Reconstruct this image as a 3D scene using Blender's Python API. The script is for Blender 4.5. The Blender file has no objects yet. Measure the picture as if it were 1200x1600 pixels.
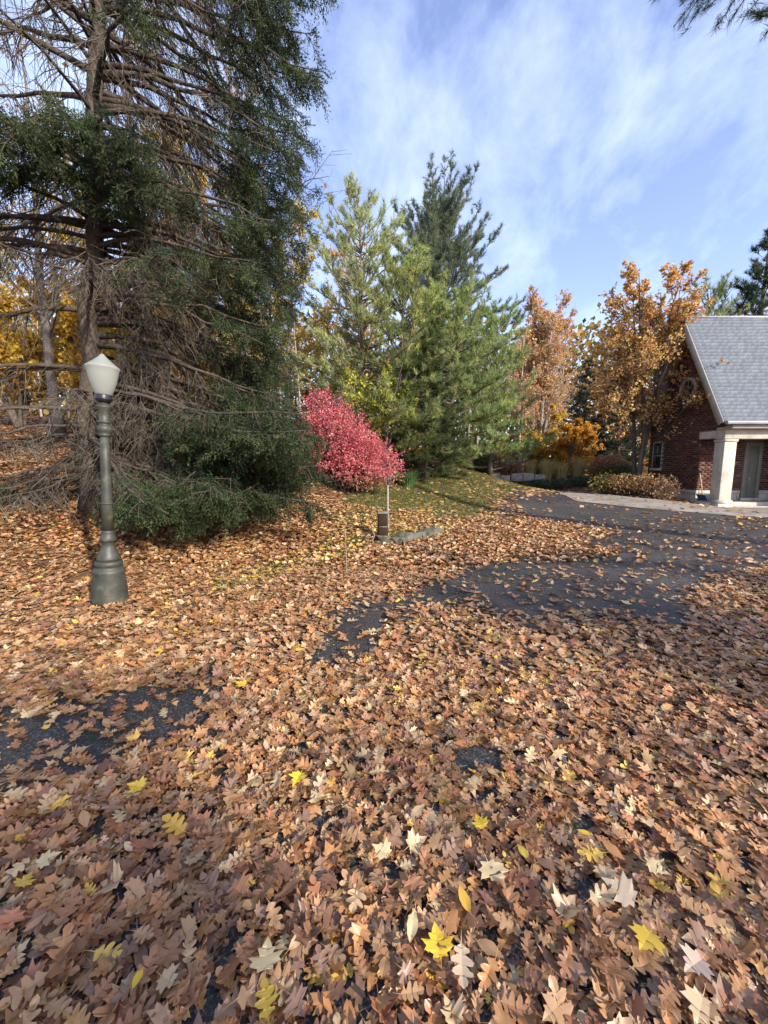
import bpy, math, random
import numpy as np
from mathutils import Vector, Matrix

# ------------------------------------------------------------------ camera / world / sun / exposure
scene = bpy.context.scene
H_CAM, PITCH, F = 1.5, math.radians(7.03), 600.0
cam_d = bpy.data.cameras.new('camera')
cam = bpy.data.objects.new('camera', cam_d)
scene.collection.objects.link(cam)
cam_d.sensor_fit = 'HORIZONTAL'; cam_d.sensor_width = 36.0; cam_d.lens = 18.0
cam_d.clip_start = 0.05; cam_d.clip_end = 2000
cam.location = (0, 0, H_CAM)
cam.rotation_euler = (math.pi / 2 - PITCH, 0, 0)
scene.camera = cam

SUN_AZ = math.radians(43)      # to the right of straight behind the camera
SUN_EL = math.radians(27)
world = bpy.data.worlds.new('World'); scene.world = world; world.use_nodes = True
wn = world.node_tree; wn.nodes.clear()
def wnode(t, **kw):
    n = wn.nodes.new(t)
    for k, v in kw.items(): setattr(n, k, v)
    return n
w_out = wnode('ShaderNodeOutputWorld'); w_bg = wnode('ShaderNodeBackground')
w_sky = wnode('ShaderNodeTexSky', sky_type='NISHITA', sun_disc=False)
w_sky.sun_elevation = SUN_EL
w_sky.sun_rotation = math.pi - SUN_AZ      # sun at +X,-Y
w_sky.air_density = 1.0; w_sky.dust_density = 0.6; w_sky.ozone_density = 2.0
w_bg.inputs['Strength'].default_value = 0.15
# thin high cloud: noise on the dome, projected on a flat layer
w_tc = wnode('ShaderNodeTexCoord'); w_sep = wnode('ShaderNodeSeparateXYZ')
w_max = wnode('ShaderNodeMath', operation='MAXIMUM'); w_max.inputs[1].default_value = 0.0
w_add = wnode('ShaderNodeMath', operation='ADD'); w_add.inputs[1].default_value = 0.75
w_dx = wnode('ShaderNodeMath', operation='DIVIDE'); w_dy = wnode('ShaderNodeMath', operation='DIVIDE')
w_cmb = wnode('ShaderNodeCombineXYZ'); w_map = wnode('ShaderNodeMapping')
w_map.inputs['Rotation'].default_value = (0, 0, math.radians(-35)); w_map.inputs['Scale'].default_value = (1.5, 1.25, 1)
w_map.inputs['Location'].default_value = (2.35, 1.9, 0)
w_n1 = wnode('ShaderNodeTexNoise'); w_n1.inputs['Scale'].default_value = 5.0; w_n1.inputs['Detail'].default_value = 9; w_n1.inputs['Roughness'].default_value = 0.60; w_n1.inputs['Distortion'].default_value = 0.25
w_n2 = wnode('ShaderNodeTexNoise'); w_n2.inputs['Scale'].default_value = 1.6; w_n2.inputs['Detail'].default_value = 3
w_mul = wnode('ShaderNodeMath', operation='MULTIPLY_ADD'); w_mul.inputs[1].default_value = 0.55
w_ramp = wnode('ShaderNodeValToRGB')
w_ramp.color_ramp.elements[0].position = 0.66; w_ramp.color_ramp.elements[0].color = (0.06, 0.06, 0.06, 1)
w_ramp.color_ramp.elements[1].position = 0.95; w_ramp.color_ramp.elements[1].color = (0.66, 0.66, 0.66, 1)
w_tint = wnode('ShaderNodeMix', data_type='RGBA', blend_type='MULTIPLY'); w_tint.inputs['Factor'].default_value = 1.0
w_tint.inputs['B'].default_value = (1.14, 0.97, 1.08, 1)
w_mix = wnode('ShaderNodeMix', data_type='RGBA'); w_mix.inputs['B'].default_value = (2.9, 3.45, 4.5, 1)
L = wn.links.new
L(w_tc.outputs['Generated'], w_sep.inputs[0]); L(w_sep.outputs['Z'], w_max.inputs[0]); L(w_max.outputs[0], w_add.inputs[0])
L(w_sep.outputs['X'], w_dx.inputs[0]); L(w_add.outputs[0], w_dx.inputs[1]); L(w_sep.outputs['Y'], w_dy.inputs[0]); L(w_add.outputs[0], w_dy.inputs[1])
L(w_dx.outputs[0], w_cmb.inputs['X']); L(w_dy.outputs[0], w_cmb.inputs['Y']); L(w_cmb.outputs[0], w_map.inputs[0])
L(w_map.outputs[0], w_n1.inputs['Vector']); L(w_map.outputs[0], w_n2.inputs['Vector'])
L(w_n2.outputs['Fac'], w_mul.inputs[0]); L(w_n1.outputs['Fac'], w_mul.inputs[2]); L(w_mul.outputs[0], w_ramp.inputs[0])
L(w_sky.outputs[0], w_tint.inputs['A']); L(w_tint.outputs['Result'], w_mix.inputs['A']); L(w_ramp.outputs['Color'], w_mix.inputs['Factor'])
L(w_mix.outputs['Result'], w_bg.inputs['Color']); L(w_bg.outputs[0], w_out.inputs['Surface'])

sun_d = bpy.data.lights.new('sun', 'SUN'); sun = bpy.data.objects.new('sun', sun_d); scene.collection.objects.link(sun)
sun_d.energy = 3.75; sun_d.angle = math.radians(1.6); sun_d.color = (1.0, 0.92, 0.80)
to_sun = Vector((math.sin(SUN_AZ) * math.cos(SUN_EL), -math.cos(SUN_AZ) * math.cos(SUN_EL), math.sin(SUN_EL)))
sun.rotation_euler = to_sun.to_track_quat('Z', 'Y').to_euler()
sun.location = (20, -20, 20)

scene.view_settings.view_transform = 'Standard'; scene.view_settings.look = 'None'
scene.view_settings.gamma = 1.0; scene.view_settings.exposure = 1.22
scene.cycles.max_bounces = 5; scene.cycles.diffuse_bounces = 3; scene.cycles.transparent_max_bounces = 8
scene.cycles.use_denoising = True
scene.cycles.sample_clamp_indirect = 6.0

# ------------------------------------------------------------------ helpers
RNG = np.random.default_rng(7)
col = scene.collection

def ray(px, py):
    u = (px - 600) / F; v = (800 - py) / F
    return np.array([u, math.cos(PITCH) + v * math.sin(PITCH), -math.sin(PITCH) + v * math.cos(PITCH)])
def at(px, py, Y):
    d = ray(px, py); return np.array([0, 0, H_CAM]) + d * (Y / d[1])
def flat(px, py, z=0.0):
    d = ray(px, py); return np.array([0, 0, H_CAM]) + d * ((z - H_CAM) / d[2])
def project(P):
    P = np.asarray(P, float); q = P - np.array([0, 0, H_CAM])
    dep = q[..., 1] * math.cos(PITCH) - q[..., 2] * math.sin(PITCH)
    up = q[..., 1] * math.sin(PITCH) + q[..., 2] * math.cos(PITCH)
    dep = np.where(dep < 0.05, 0.05, dep)
    return 600 + F * q[..., 0] / dep, 800 - F * up / dep, dep

def unit(v):
    v = np.asarray(v, float); return v / np.maximum(np.linalg.norm(v, axis=-1, keepdims=True), 1e-9)

class Acc:
    def __init__(s): s.V = []; s.T = []; s.C = []; s.n = 0
    def add(s, V, T, c=(0.5, 0.5, 0.5)):
        V = np.asarray(V, np.float32).reshape(-1, 3); T = np.asarray(T, np.int64).reshape(-1, 3)
        c = np.asarray(c, np.float32)
        if c.ndim == 1: c = np.tile(c, (len(V), 1))
        s.V.append(V); s.T.append(T + s.n); s.C.append(c); s.n += len(V)
    def mesh(s, name, mat, smooth=False):
        me = bpy.data.meshes.new(name)
        if s.n == 0:
            me.materials.append(mat); return me
        V = np.concatenate(s.V); T = np.concatenate(s.T).astype(np.int32); C = np.concatenate(s.C)
        me.vertices.add(len(V)); me.vertices.foreach_set('co', V.ravel())
        me.loops.add(len(T) * 3); me.loops.foreach_set('vertex_index', T.ravel())
        me.polygons.add(len(T)); me.polygons.foreach_set('loop_start', np.arange(0, len(T) * 3, 3, dtype=np.int32))
        if smooth: me.polygons.foreach_set('use_smooth', np.ones(len(T), dtype=bool))
        at_ = me.attributes.new('Col', 'FLOAT_COLOR', 'POINT')
        at_.data.foreach_set('color', np.concatenate([C, np.ones((len(C), 1), np.float32)], 1).ravel())
        me.update(calc_edges=True); me.materials.append(mat)
        return me

def tube(acc, pts, rad, sides=8, c=(0.5, 0.5, 0.5), cap=True, rough=0.0, rng=None):
    pts = np.asarray(pts, float); n = len(pts); rad = np.broadcast_to(np.asarray(rad, float), (n,))
    tan = np.gradient(pts, axis=0); tan = unit(tan)
    ref = np.array([0.31, 0.2, 0.93]) if abs(tan[0][2]) < 0.8 else np.array([1.0, 0.1, 0.0])
    a = unit(np.cross(tan, ref)); b = np.cross(tan, a)
    th = np.linspace(0, 2 * np.pi, sides, endpoint=False)
    rr = rad[:, None] * np.ones((1, sides))
    if rough and rng is not None: rr = rr * (1 + rough * rng.standard_normal((n, sides)))
    V = pts[:, None, :] + rr[..., None] * (np.cos(th)[None, :, None] * a[:, None, :] + np.sin(th)[None, :, None] * b[:, None, :])
    V = V.reshape(-1, 3); T = []
    i = np.arange(n - 1)[:, None] * sides; j = np.arange(sides)[None, :]; k = (j + 1) % sides
    T.append(np.stack([i + j, i + k, i + sides + k], -1).reshape(-1, 3)); T.append(np.stack([i + j, i + sides + k, i + sides + j], -1).reshape(-1, 3))
    if cap:
        V = np.concatenate([V, pts[:1], pts[-1:]]); m = n * sides
        j = np.arange(sides); k = (j + 1) % sides
        T.append(np.stack([k, j, np.full(sides, m)], -1)); T.append(np.stack([(n - 1) * sides + j, (n - 1) * sides + k, np.full(sides, m + 1)], -1))
    acc.add(V, np.concatenate(T), c)

def prisms(acc, P0, P1, r0, r1, c):
    """many thin three-sided twigs at once"""
    P0 = np.asarray(P0, float).reshape(-1, 3); P1 = np.asarray(P1, float).reshape(-1, 3); n = len(P0)
    if n == 0: return
    r0 = np.broadcast_to(r0, (n,)); r1 = np.broadcast_to(r1, (n,))
    d = unit(P1 - P0); ref = np.where(np.abs(d[:, 2:3]) < 0.85, np.array([[0, 0, 1.0]]), np.array([[1.0, 0, 0]]))
    a = unit(np.cross(d, ref)); b = np.cross(d, a)
    V = []
    for P, r in ((P0, r0), (P1, r1)):
        for th in (0, 2.0944, 4.18879): V.append(P + r[:, None] * (math.cos(th) * a + math.sin(th) * b))
    V = np.stack(V, 1).reshape(-1, 3)
    t = np.array([[0, 1, 4], [0, 4, 3], [1, 2, 5], [1, 5, 4], [2, 0, 3], [2, 3, 5]])
    T = (np.arange(n)[:, None, None] * 6 + t[None]).reshape(-1, 3)
    c = np.asarray(c, float)
    if c.ndim == 2: c = np.repeat(c, 6, 0)
    acc.add(V, T, c)

def frames(D, rng, roll=None):
    """rotation matrices whose z axis follows D; columns x,y,z"""
    D = unit(D); n = len(D)
    r = unit(rng.standard_normal((n, 3))) if roll is None else np.broadcast_to(roll, (n, 3))
    x = unit(np.cross(r, D)); y = np.cross(D, x)
    return np.stack([x, y, D], -1)

def scatter(acc, TV, TT, pos, R, s, cols, vshade=None):
    n = len(pos)
    if n == 0: return
    s = np.broadcast_to(s, (n,))
    V = np.einsum('nij,vj->nvi', R, TV) * s[:, None, None] + pos[:, None, :]
    T = (np.arange(n)[:, None, None] * len(TV) + TT[None]).reshape(-1, 3)
    C = np.repeat(np.asarray(cols, float)[:, None, :], len(TV), 1)
    if vshade is not None: C = C * vshade[None, :, None]
    acc.add(V.reshape(-1, 3), T, C.reshape(-1, 3))

def box(acc, lo, hi, c=(0.5, 0.5, 0.5), jit=0.0, rng=None):
    lo = np.asarray(lo, float); hi = np.asarray(hi, float)
    V = np.array([[x, y, z] for z in (lo[2], hi[2]) for y in (lo[1], hi[1]) for x in (lo[0], hi[0])])
    if jit: V = V + (rng or RNG).uniform(-jit, jit, V.shape)
    q = [(0, 2, 3, 1), (4, 5, 7, 6), (0, 1, 5, 4), (2, 6, 7, 3), (0, 4, 6, 2), (1, 3, 7, 5)]
    T = [t for a, b, c_, d in q for t in ((a, b, c_), (a, c_, d))]
    acc.add(V, T, c)

def lathe(acc, prof, sides=32, c=(0.5, 0.5, 0.5), flute=None):
    """prof: (r,z) list bottom to top"""
    th = np.linspace(0, 2 * np.pi, sides, endpoint=False); V = []
    for k, (r, z) in enumerate(prof):
        rr = np.full(sides, r)
        if flute and flute[0] <= k <= flute[1]: rr = r * (1 - (0.035 if sides < 50 else 0.02) * (np.arange(sides) % 2))
        V.append(np.stack([rr * np.cos(th), rr * np.sin(th), np.full(sides, z)], -1))
    V = np.concatenate(V); n = len(prof)
    i = np.arange(n - 1)[:, None] * sides; j = np.arange(sides)[None, :]; k = (j + 1) % sides
    T = [np.stack([i + j, i + k, i + sides + k], -1).reshape(-1, 3), np.stack([i + j, i + sides + k, i + sides + j], -1).reshape(-1, 3)]
    m = len(V); V = np.concatenate([V, [[0, 0, prof[0][1]], [0, 0, prof[-1][1]]]])
    j = np.arange(sides); k = (j + 1) % sides
    T += [np.stack([k, j, np.full(sides, m)], -1), np.stack([(n - 1) * sides + j, (n - 1) * sides + k, np.full(sides, m + 1)], -1)]
    acc.add(V, np.concatenate(T), c)

def link(name, me, parent=None, loc=None, rot=None, kind=None):
    o = bpy.data.objects.new(name, me); col.objects.link(o)
    if parent is not None: o.parent = parent
    if loc is not None: o.location = loc
    if rot is not None: o.rotation_euler = rot
    if kind: o['kind'] = kind
    return o
def tag(o, label, cat, group=None):
    o['label'] = label; o['category'] = cat
    if group: o['group'] = group
    return o
def thing(name, label, cat, loc=(0, 0, 0), rotz=0.0, group=None):
    o = bpy.data.objects.new(name, None); col.objects.link(o); o.empty_display_size = 0.2
    o.location = loc; o.rotation_euler = (0, 0, rotz)
    return tag(o, label, cat, group)
def bevel(o, w=0.01, seg=2):
    m = o.modifiers.new('bevel', 'BEVEL'); m.width = w; m.segments = seg; m.limit_method = 'ANGLE'
    return o
def weld(me):
    import bmesh
    bm = bmesh.new(); bm.from_mesh(me); bmesh.ops.recalc_face_normals(bm, faces=bm.faces)
    bmesh.ops.dissolve_limit(bm, angle_limit=0.01, verts=bm.verts, edges=bm.edges); bm.to_mesh(me); bm.free(); return me

# value noise in numpy, for patchy placement
_lat = np.random.default_rng(3).random((64, 64))
def vnoise(x, y, s=1.0):
    x = np.asarray(x) * s; y = np.asarray(y) * s
    xi = np.floor(x).astype(int); yi = np.floor(y).astype(int); fx = x - xi; fy = y - yi
    fx = fx * fx * (3 - 2 * fx); fy = fy * fy * (3 - 2 * fy)
    g = lambda a, b: _lat[a % 64, b % 64]
    return (g(xi, yi) * (1 - fx) + g(xi + 1, yi) * fx) * (1 - fy) + (g(xi, yi + 1) * (1 - fx) + g(xi + 1, yi + 1) * fx) * fy

def inpoly(px, py, poly):
    poly = np.asarray(poly, float); inside = np.zeros(np.shape(px), bool); j = len(poly) - 1
    for i in range(len(poly)):
        xi, yi = poly[i]; xj, yj = poly[j]
        hit = ((yi > py) != (yj > py)) & (px < (xj - xi) * (py - yi) / (yj - yi + 1e-12) + xi)
        inside ^= hit; j = i
    return inside

# ------------------------------------------------------------------ materials
def newmat(name):
    m = bpy.data.materials.new(name); m.use_nodes = True
    nt = m.node_tree; nt.nodes.clear()
    out = nt.nodes.new('ShaderNodeOutputMaterial')
    return m, nt, out
def N(nt, t, **kw):
    n = nt.nodes.new(t)
    for k, v in kw.items():
        if k in n.inputs: n.inputs[k].default_value = v
        else: setattr(n, k, v)
    return n
def noise(nt, scale, detail=5, rough=0.55, obj=False):
    tc = N(nt, 'ShaderNodeTexCoord'); n = N(nt, 'ShaderNodeTexNoise')
    n.inputs['Scale'].default_value = scale; n.inputs['Detail'].default_value = detail; n.inputs['Roughness'].default_value = rough
    nt.links.new(tc.outputs['Object'], n.inputs['Vector']); return n
def ramp(nt, src, stops):
    r = N(nt, 'ShaderNodeValToRGB'); e = r.color_ramp.elements
    while len(e) < len(stops): e.new(0.5)
    for k, (p, c) in enumerate(stops): e[k].position = p; e[k].color = (*c, 1)
    nt.links.new(src, r.inputs[0]); return r
def bump(nt, src, strength, dist, bsdf):
    b = N(nt, 'ShaderNodeBump'); b.inputs['Strength'].default_value = strength; b.inputs['Distance'].default_value = dist
    nt.links.new(src, b.inputs['Height']); nt.links.new(b.outputs[0], bsdf.inputs['Normal']); return b

def leaf_mat(name, transl=0.35, rough=0.6, spec=0.25, vary=0.25, nscale=60.0):
    m, nt, out = newmat(name)
    a = N(nt, 'ShaderNodeAttribute', attribute_name='Col')
    nz = noise(nt, nscale, 3)
    mr = N(nt, 'ShaderNodeMapRange'); mr.inputs['To Min'].default_value = 1 - vary; mr.inputs['To Max'].default_value = 1 + vary
    nt.links.new(nz.outputs['Fac'], mr.inputs['Value'])
    mx = N(nt, 'ShaderNodeMix', data_type='RGBA', blend_type='MULTIPLY'); mx.inputs['Factor'].default_value = 1
    nt.links.new(a.outputs['Color'], mx.inputs['A']); nt.links.new(mr.outputs[0], mx.inputs['B'])
    p = N(nt, 'ShaderNodeBsdfPrincipled', Roughness=rough); p.inputs['Specular IOR Level'].default_value = spec
    t = N(nt, 'ShaderNodeBsdfTranslucent'); ms = N(nt, 'ShaderNodeMixShader'); ms.inputs[0].default_value = transl
    nt.links.new(mx.outputs['Result'], p.inputs['Base Color']); nt.links.new(mx.outputs['Result'], t.inputs['Color'])
    nt.links.new(p.outputs[0], ms.inputs[1]); nt.links.new(t.outputs[0], ms.inputs[2]); nt.links.new(ms.outputs[0], out.inputs[0])
    return m
def solid(name, c1, c2, scale=8, rough=0.7, spec=0.3, bs=0.3, bd=0.01, detail=6, metal=0.0, lo=0.35, hi=0.65, bscale=None, stretch=None):
    m, nt, out = newmat(name)
    nz = noise(nt, scale, detail, 0.6)
    if stretch:
        mp = N(nt, 'ShaderNodeMapping'); mp.inputs['Scale'].default_value = stretch
        src = nz.inputs['Vector'].links[0].from_socket; nt.links.new(src, mp.inputs[0]); nt.links.new(mp.outputs[0], nz.inputs['Vector'])
    r = ramp(nt, nz.outputs['Fac'], [(lo, c1), (hi, c2)])
    p = N(nt, 'ShaderNodeBsdfPrincipled', Roughness=rough, Metallic=metal); p.inputs['Specular IOR Level'].default_value = spec
    nt.links.new(r.outputs[0], p.inputs['Base Color'])
    if bs:
        bn = noise(nt, bscale, 6) if bscale else nz
        bump(nt, bn.outputs['Fac'], bs, bd, p)
    nt.links.new(p.outputs[0], out.inputs[0]); return m
def attr_mat(name, rough=0.8, spec=0.2, nscale=12, vary=0.3, bs=0.4, bd=0.004, bscale=90):
    m, nt, out = newmat(name)
    a = N(nt, 'ShaderNodeAttribute', attribute_name='Col'); nz = noise(nt, nscale, 6)
    mr = N(nt, 'ShaderNodeMapRange'); mr.inputs['From Min'].default_value = 0.25; mr.inputs['From Max'].default_value = 0.75
    mr.inputs['To Min'].default_value = 1 - vary; mr.inputs['To Max'].default_value = 1 + vary
    nt.links.new(nz.outputs['Fac'], mr.inputs['Value'])
    mx = N(nt, 'ShaderNodeMix', data_type='RGBA', blend_type='MULTIPLY'); mx.inputs['Factor'].default_value = 1
    nt.links.new(a.outputs['Color'], mx.inputs['A']); nt.links.new(mr.outputs[0], mx.inputs['B'])
    p = N(nt, 'ShaderNodeBsdfPrincipled', Roughness=rough); p.inputs['Specular IOR Level'].default_value = spec
    nt.links.new(mx.outputs['Result'], p.inputs['Base Color'])
    bn = noise(nt, bscale, 4); bump(nt, bn.outputs['Fac'], bs, bd, p)
    nt.links.new(p.outputs[0], out.inputs[0]); return m

M = {}
M['litter'] = leaf_mat('fallen_leaf', 0.15, 0.42, 0.5, 0.35, 55)
M['leaf'] = leaf_mat('autumn_leaf', 0.45, 0.6, 0.2, 0.2, 15)
M['needle'] = leaf_mat('conifer_needle', 0.45, 0.6, 0.25, 0.25, 8)
M['grass'] = leaf_mat('grass_blade', 0.35, 0.6, 0.2, 0.2, 4)
M['bark'] = attr_mat('bark', 0.9, 0.1, 18, 0.45, 0.9, 0.02, 30)
M['twig'] = attr_mat('twig', 0.9, 0.1, 10, 0.3, 0.2, 0.002, 60)
M['brick'] = attr_mat('brick', 0.85, 0.2, 9, 0.25, 0.4, 0.004, 120)
M['shingle'] = attr_mat('shingle', 0.9, 0.2, 11, 0.30, 0.12, 0.002, 220)
M['frame'] = solid('frame_paint', (0.15, 0.145, 0.12), (0.19, 0.185, 0.155), 4, 0.5, 0.4, 0.05, 0.002)
M['mortar'] = solid('mortar', (0.22, 0.19, 0.16), (0.32, 0.28, 0.24), 12)
M['limestone'] = solid('limestone', (0.35, 0.32, 0.26), (0.55, 0.51, 0.435), 3.0, 0.8, 0.3, 0.25, 0.004, 8, bscale=60)
M['trim'] = solid('painted_trim', (0.30, 0.29, 0.26), (0.38, 0.36, 0.32), 3, 0.6, 0.3, 0.1, 0.002)
M['gutter'] = solid('gutter_metal', (0.22, 0.23, 0.25), (0.30, 0.31, 0.33), 3, 0.4, 0.5, 0.0)
M['door'] = solid('door_paint', (0.13, 0.13, 0.10), (0.17, 0.17, 0.13), 4, 0.5, 0.4, 0.05, 0.002)
M['stone'] = solid('field_stone', (0.06, 0.062, 0.055), (0.17, 0.165, 0.145), 6, 0.9, 0.2, 0.9, 0.03, 8)
M['mossy'] = solid('mossy_stone', (0.035, 0.042, 0.022), (0.13, 0.12, 0.095), 7, 0.9, 0.15, 0.9, 0.02, 9, lo=0.38, hi=0.6)
M['pale_stone'] = solid('pale_block', (0.17, 0.16, 0.14), (0.33, 0.31, 0.275), 5, 0.9, 0.2, 0.7, 0.02, 8)
M['blue'] = solid('blue_plastic', (0.012, 0.028, 0.06), (0.02, 0.045, 0.09), 6, 0.35, 0.5, 0.0)
M['black'] = solid('black_metal', (0.012, 0.012, 0.014), (0.025, 0.025, 0.028), 12, 0.35, 0.5, 0.0)
M['wood'] = solid('handle_wood', (0.42, 0.30, 0.16), (0.58, 0.43, 0.25), 20, 0.6, 0.3, 0.1, 0.002)
M['brown_metal'] = solid('brown_enamel', (0.020, 0.012, 0.007), (0.034, 0.021, 0.013), 6, 0.65, 0.15, 0.1, 0.002)
M['grey_cap'] = solid('grey_cap', (0.09, 0.085, 0.07), (0.18, 0.17, 0.15), 14, 0.8, 0.2, 0.3, 0.003)
M['galv'] = solid('galvanised', (0.25, 0.24, 0.23), (0.42, 0.41, 0.39), 30, 0.5, 0.5, 0.0)
M['stick'] = solid('weathered_stick', (0.10, 0.075, 0.05), (0.26, 0.21, 0.15), 25, 0.9, 0.1, 0.2, 0.003)

def mk_glass():
    m, nt, out = newmat('dark_window_glass')
    p = N(nt, 'ShaderNodeBsdfPrincipled', Roughness=0.06); p.inputs['Base Color'].default_value = (0.02, 0.025, 0.03, 1)
    nt.links.new(p.outputs[0], out.inputs[0]); return m
M['glass'] = mk_glass()
def mk_globe():
    m, nt, out = newmat('frosted_globe')
    p = N(nt, 'ShaderNodeBsdfPrincipled', Roughness=0.28); p.inputs['Base Color'].default_value = (0.47, 0.49, 0.44, 1)
    p.inputs['Specular IOR Level'].default_value = 0.5
    t = N(nt, 'ShaderNodeBsdfTranslucent'); t.inputs[0].default_value = (0.52, 0.54, 0.48, 1)
    ms = N(nt, 'ShaderNodeMixShader'); ms.inputs[0].default_value = 0.62
    tc = N(nt, 'ShaderNodeTexCoord'); wv = N(nt, 'ShaderNodeTexWave', bands_direction='Z'); wv.inputs['Scale'].default_value = 28
    nt.links.new(tc.outputs['Object'], wv.inputs[0]); bump(nt, wv.outputs['Fac'], 0.2, 0.002, p)
    nt.links.new(p.outputs[0], ms.inputs[1]); nt.links.new(t.outputs[0], ms.inputs[2]); nt.links.new(ms.outputs[0], out.inputs[0]); return m
M['globe'] = mk_globe()
def mk_iron():
    m, nt, out = newmat('verdigris_iron')
    n1 = noise(nt, 9, 8, 0.65); n2 = noise(nt, 2.2, 4)
    r = ramp(nt, n1.outputs['Fac'], [(0.3, (0.020, 0.021, 0.018)), (0.55, (0.044, 0.046, 0.038)), (0.76, (0.105, 0.11, 0.085))])
    r2 = ramp(nt, n2.outputs['Fac'], [(0.4, (0.9, 0.95, 0.9)), (0.65, (1.1, 1.0, 0.85))])
    mx = N(nt, 'ShaderNodeMix', data_type='RGBA', blend_type='MULTIPLY'); mx.inputs['Factor'].default_value = 1
    nt.links.new(r.outputs[0], mx.inputs['A']); nt.links.new(r2.outputs[0], mx.inputs['B'])
    p = N(nt, 'ShaderNodeBsdfPrincipled', Roughness=0.55); p.inputs['Specular IOR Level'].default_value = 0.45
    nt.links.new(mx.outputs['Result'], p.inputs['Base Color']); bump(nt, n1.outputs['Fac'], 0.25, 0.004, p)
    nt.links.new(p.outputs[0], out.inputs[0]); return m
M['iron'] = mk_iron()
def mk_asphalt():
    m, nt, out = newmat('asphalt')
    n1 = noise(nt, 85, 4, 0.75); n2 = noise(nt, 0.9, 6); n3 = noise(nt, 420, 2)
    r = ramp(nt, n1.outputs['Fac'], [(0.35, (0.012, 0.012, 0.013)), (0.54, (0.038, 0.036, 0.033)), (0.62, (0.13, 0.125, 0.12)), (0.70, (0.26, 0.25, 0.235))])
    r2 = ramp(nt, n2.outputs['Fac'], [(0.35, (0.62, 0.62, 0.62)), (0.68, (1.4, 1.34, 1.24))])
    mx = N(nt, 'ShaderNodeMix', data_type='RGBA', blend_type='MULTIPLY'); mx.inputs['Factor'].default_value = 1
    nt.links.new(r.outputs[0], mx.inputs['A']); nt.links.new(r2.outputs[0], mx.inputs['B'])
    p = N(nt, 'ShaderNodeBsdfPrincipled', Roughness=0.58); p.inputs['Specular IOR Level'].default_value = 0.5
    nt.links.new(mx.outputs['Result'], p.inputs['Base Color']); bump(nt, n1.outputs['Fac'], 0.7, 0.006, p)
    nt.links.new(p.outputs[0], out.inputs[0]); return m
M['asphalt'] = mk_asphalt()
def mk_apron():
    m, nt, out = newmat('paved_apron')
    tc = N(nt, 'ShaderNodeTexCoord'); br = N(nt, 'ShaderNodeTexBrick')
    br.inputs['Scale'].default_value = 1.0; br.inputs['Brick Width'].default_value = 0.42; br.inputs['Row Height'].default_value = 0.21; br.inputs['Mortar Size'].default_value = 0.012
    br.inputs['Color1'].default_value = (0.22, 0.195, 0.17, 1); br.inputs['Color2'].default_value = (0.31, 0.28, 0.24, 1); br.inputs['Mortar'].default_value = (0.15, 0.125, 0.105, 1)
    nt.links.new(tc.outputs['Object'], br.inputs[0])
    n1 = noise(nt, 1.1, 7, 0.65); r = ramp(nt, n1.outputs['Fac'], [(0.3, (0.62, 0.58, 0.55)), (0.62, (1.1, 1.08, 1.05))])
    mx = N(nt, 'ShaderNodeMix', data_type='RGBA', blend_type='MULTIPLY'); mx.inputs['Factor'].default_value = 1
    nt.links.new(br.outputs['Color'], mx.inputs['A']); nt.links.new(r.outputs[0], mx.inputs['B'])
    p = N(nt, 'ShaderNodeBsdfPrincipled', Roughness=0.85); nt.links.new(mx.outputs['Result'], p.inputs['Base Color'])
    bump(nt, br.outputs['Fac'], -0.4, 0.006, p); nt.links.new(p.outputs[0], out.inputs[0]); return m
M['apron'] = mk_apron()
def mk_ground():
    m, nt, out = newmat('leafy_soil')
    n1 = noise(nt, 26, 6, 0.7); n2 = noise(nt, 1.3, 4)
    r = ramp(nt, n1.outputs['Fac'], [(0.3, (0.045, 0.028, 0.018)), (0.5, (0.13, 0.075, 0.042)), (0.68, (0.25, 0.15, 0.085))])
    a = N(nt, 'ShaderNodeAttribute', attribute_name='Col')
    g = ramp(nt, n1.outputs['Fac'], [(0.3, (0.035, 0.045, 0.015)), (0.6, (0.10, 0.115, 0.04))])
    mx = N(nt, 'ShaderNodeMix', data_type='RGBA')
    nt.links.new(a.outputs['Color'], mx.inputs['Factor']); nt.links.new(r.outputs[0], mx.inputs['A']); nt.links.new(g.outputs[0], mx.inputs['B'])
    p = N(nt, 'ShaderNodeBsdfPrincipled', Roughness=0.95); p.inputs['Specular IOR Level'].default_value = 0.1
    nt.links.new(mx.outputs['Result'], p.inputs['Base Color']); bump(nt, n1.outputs['Fac'], 0.8, 0.03, p)
    nt.links.new(p.outputs[0], out.inputs[0]); return m
M['ground'] = mk_ground()

# ------------------------------------------------------------------ terrain
ctrl = [(0, 0, 0), (3, 0, 0), (-3, 0, 0), (0, -6, 0), (6, -6, 0), (-6, -6, 0), (3, 3, 0), (6, 3, 0), (10, 5, 0), (6, 8, 0), (-1.5, 3, 0), (-4, 2, 0),
        (12, 9, .05), (11, 12.3, .1), (14, 12, .1), (4, 10, .05), (0, 7, .02), (-3, 4.1, 0), (16, 18, .4), (-6, 3, .15), (-9, 3, .6),
        (-14, 9, 2.3), (-12, 20, 3.6), (0, 30, 2.5), (15, 30, 1.5), (-25, 15, 3.8), (2.0, 7, 0), (20, 8, 0.1)]
for px, py, Y in [(130, 795, 7), (300, 862, 6.3), (520, 832, 7.4), (560, 765, 12), (640, 746, 15), (740, 738, 17), (780, 748, 19), (930, 752, 19), (835, 766, 18), (1000, 776, 13.6), (760, 790, 12),
                  (60, 668, 14), (250, 668, 14), (400, 695, 13.5), (10, 800, 6.5)]:
    ctrl.append(tuple(at(px, py, Y)))
ctrl = np.array(ctrl)
def _k(r): return np.where(r > 1e-9, r * r * np.log(np.maximum(r, 1e-9)), 0.0)
_n = len(ctrl)
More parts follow.
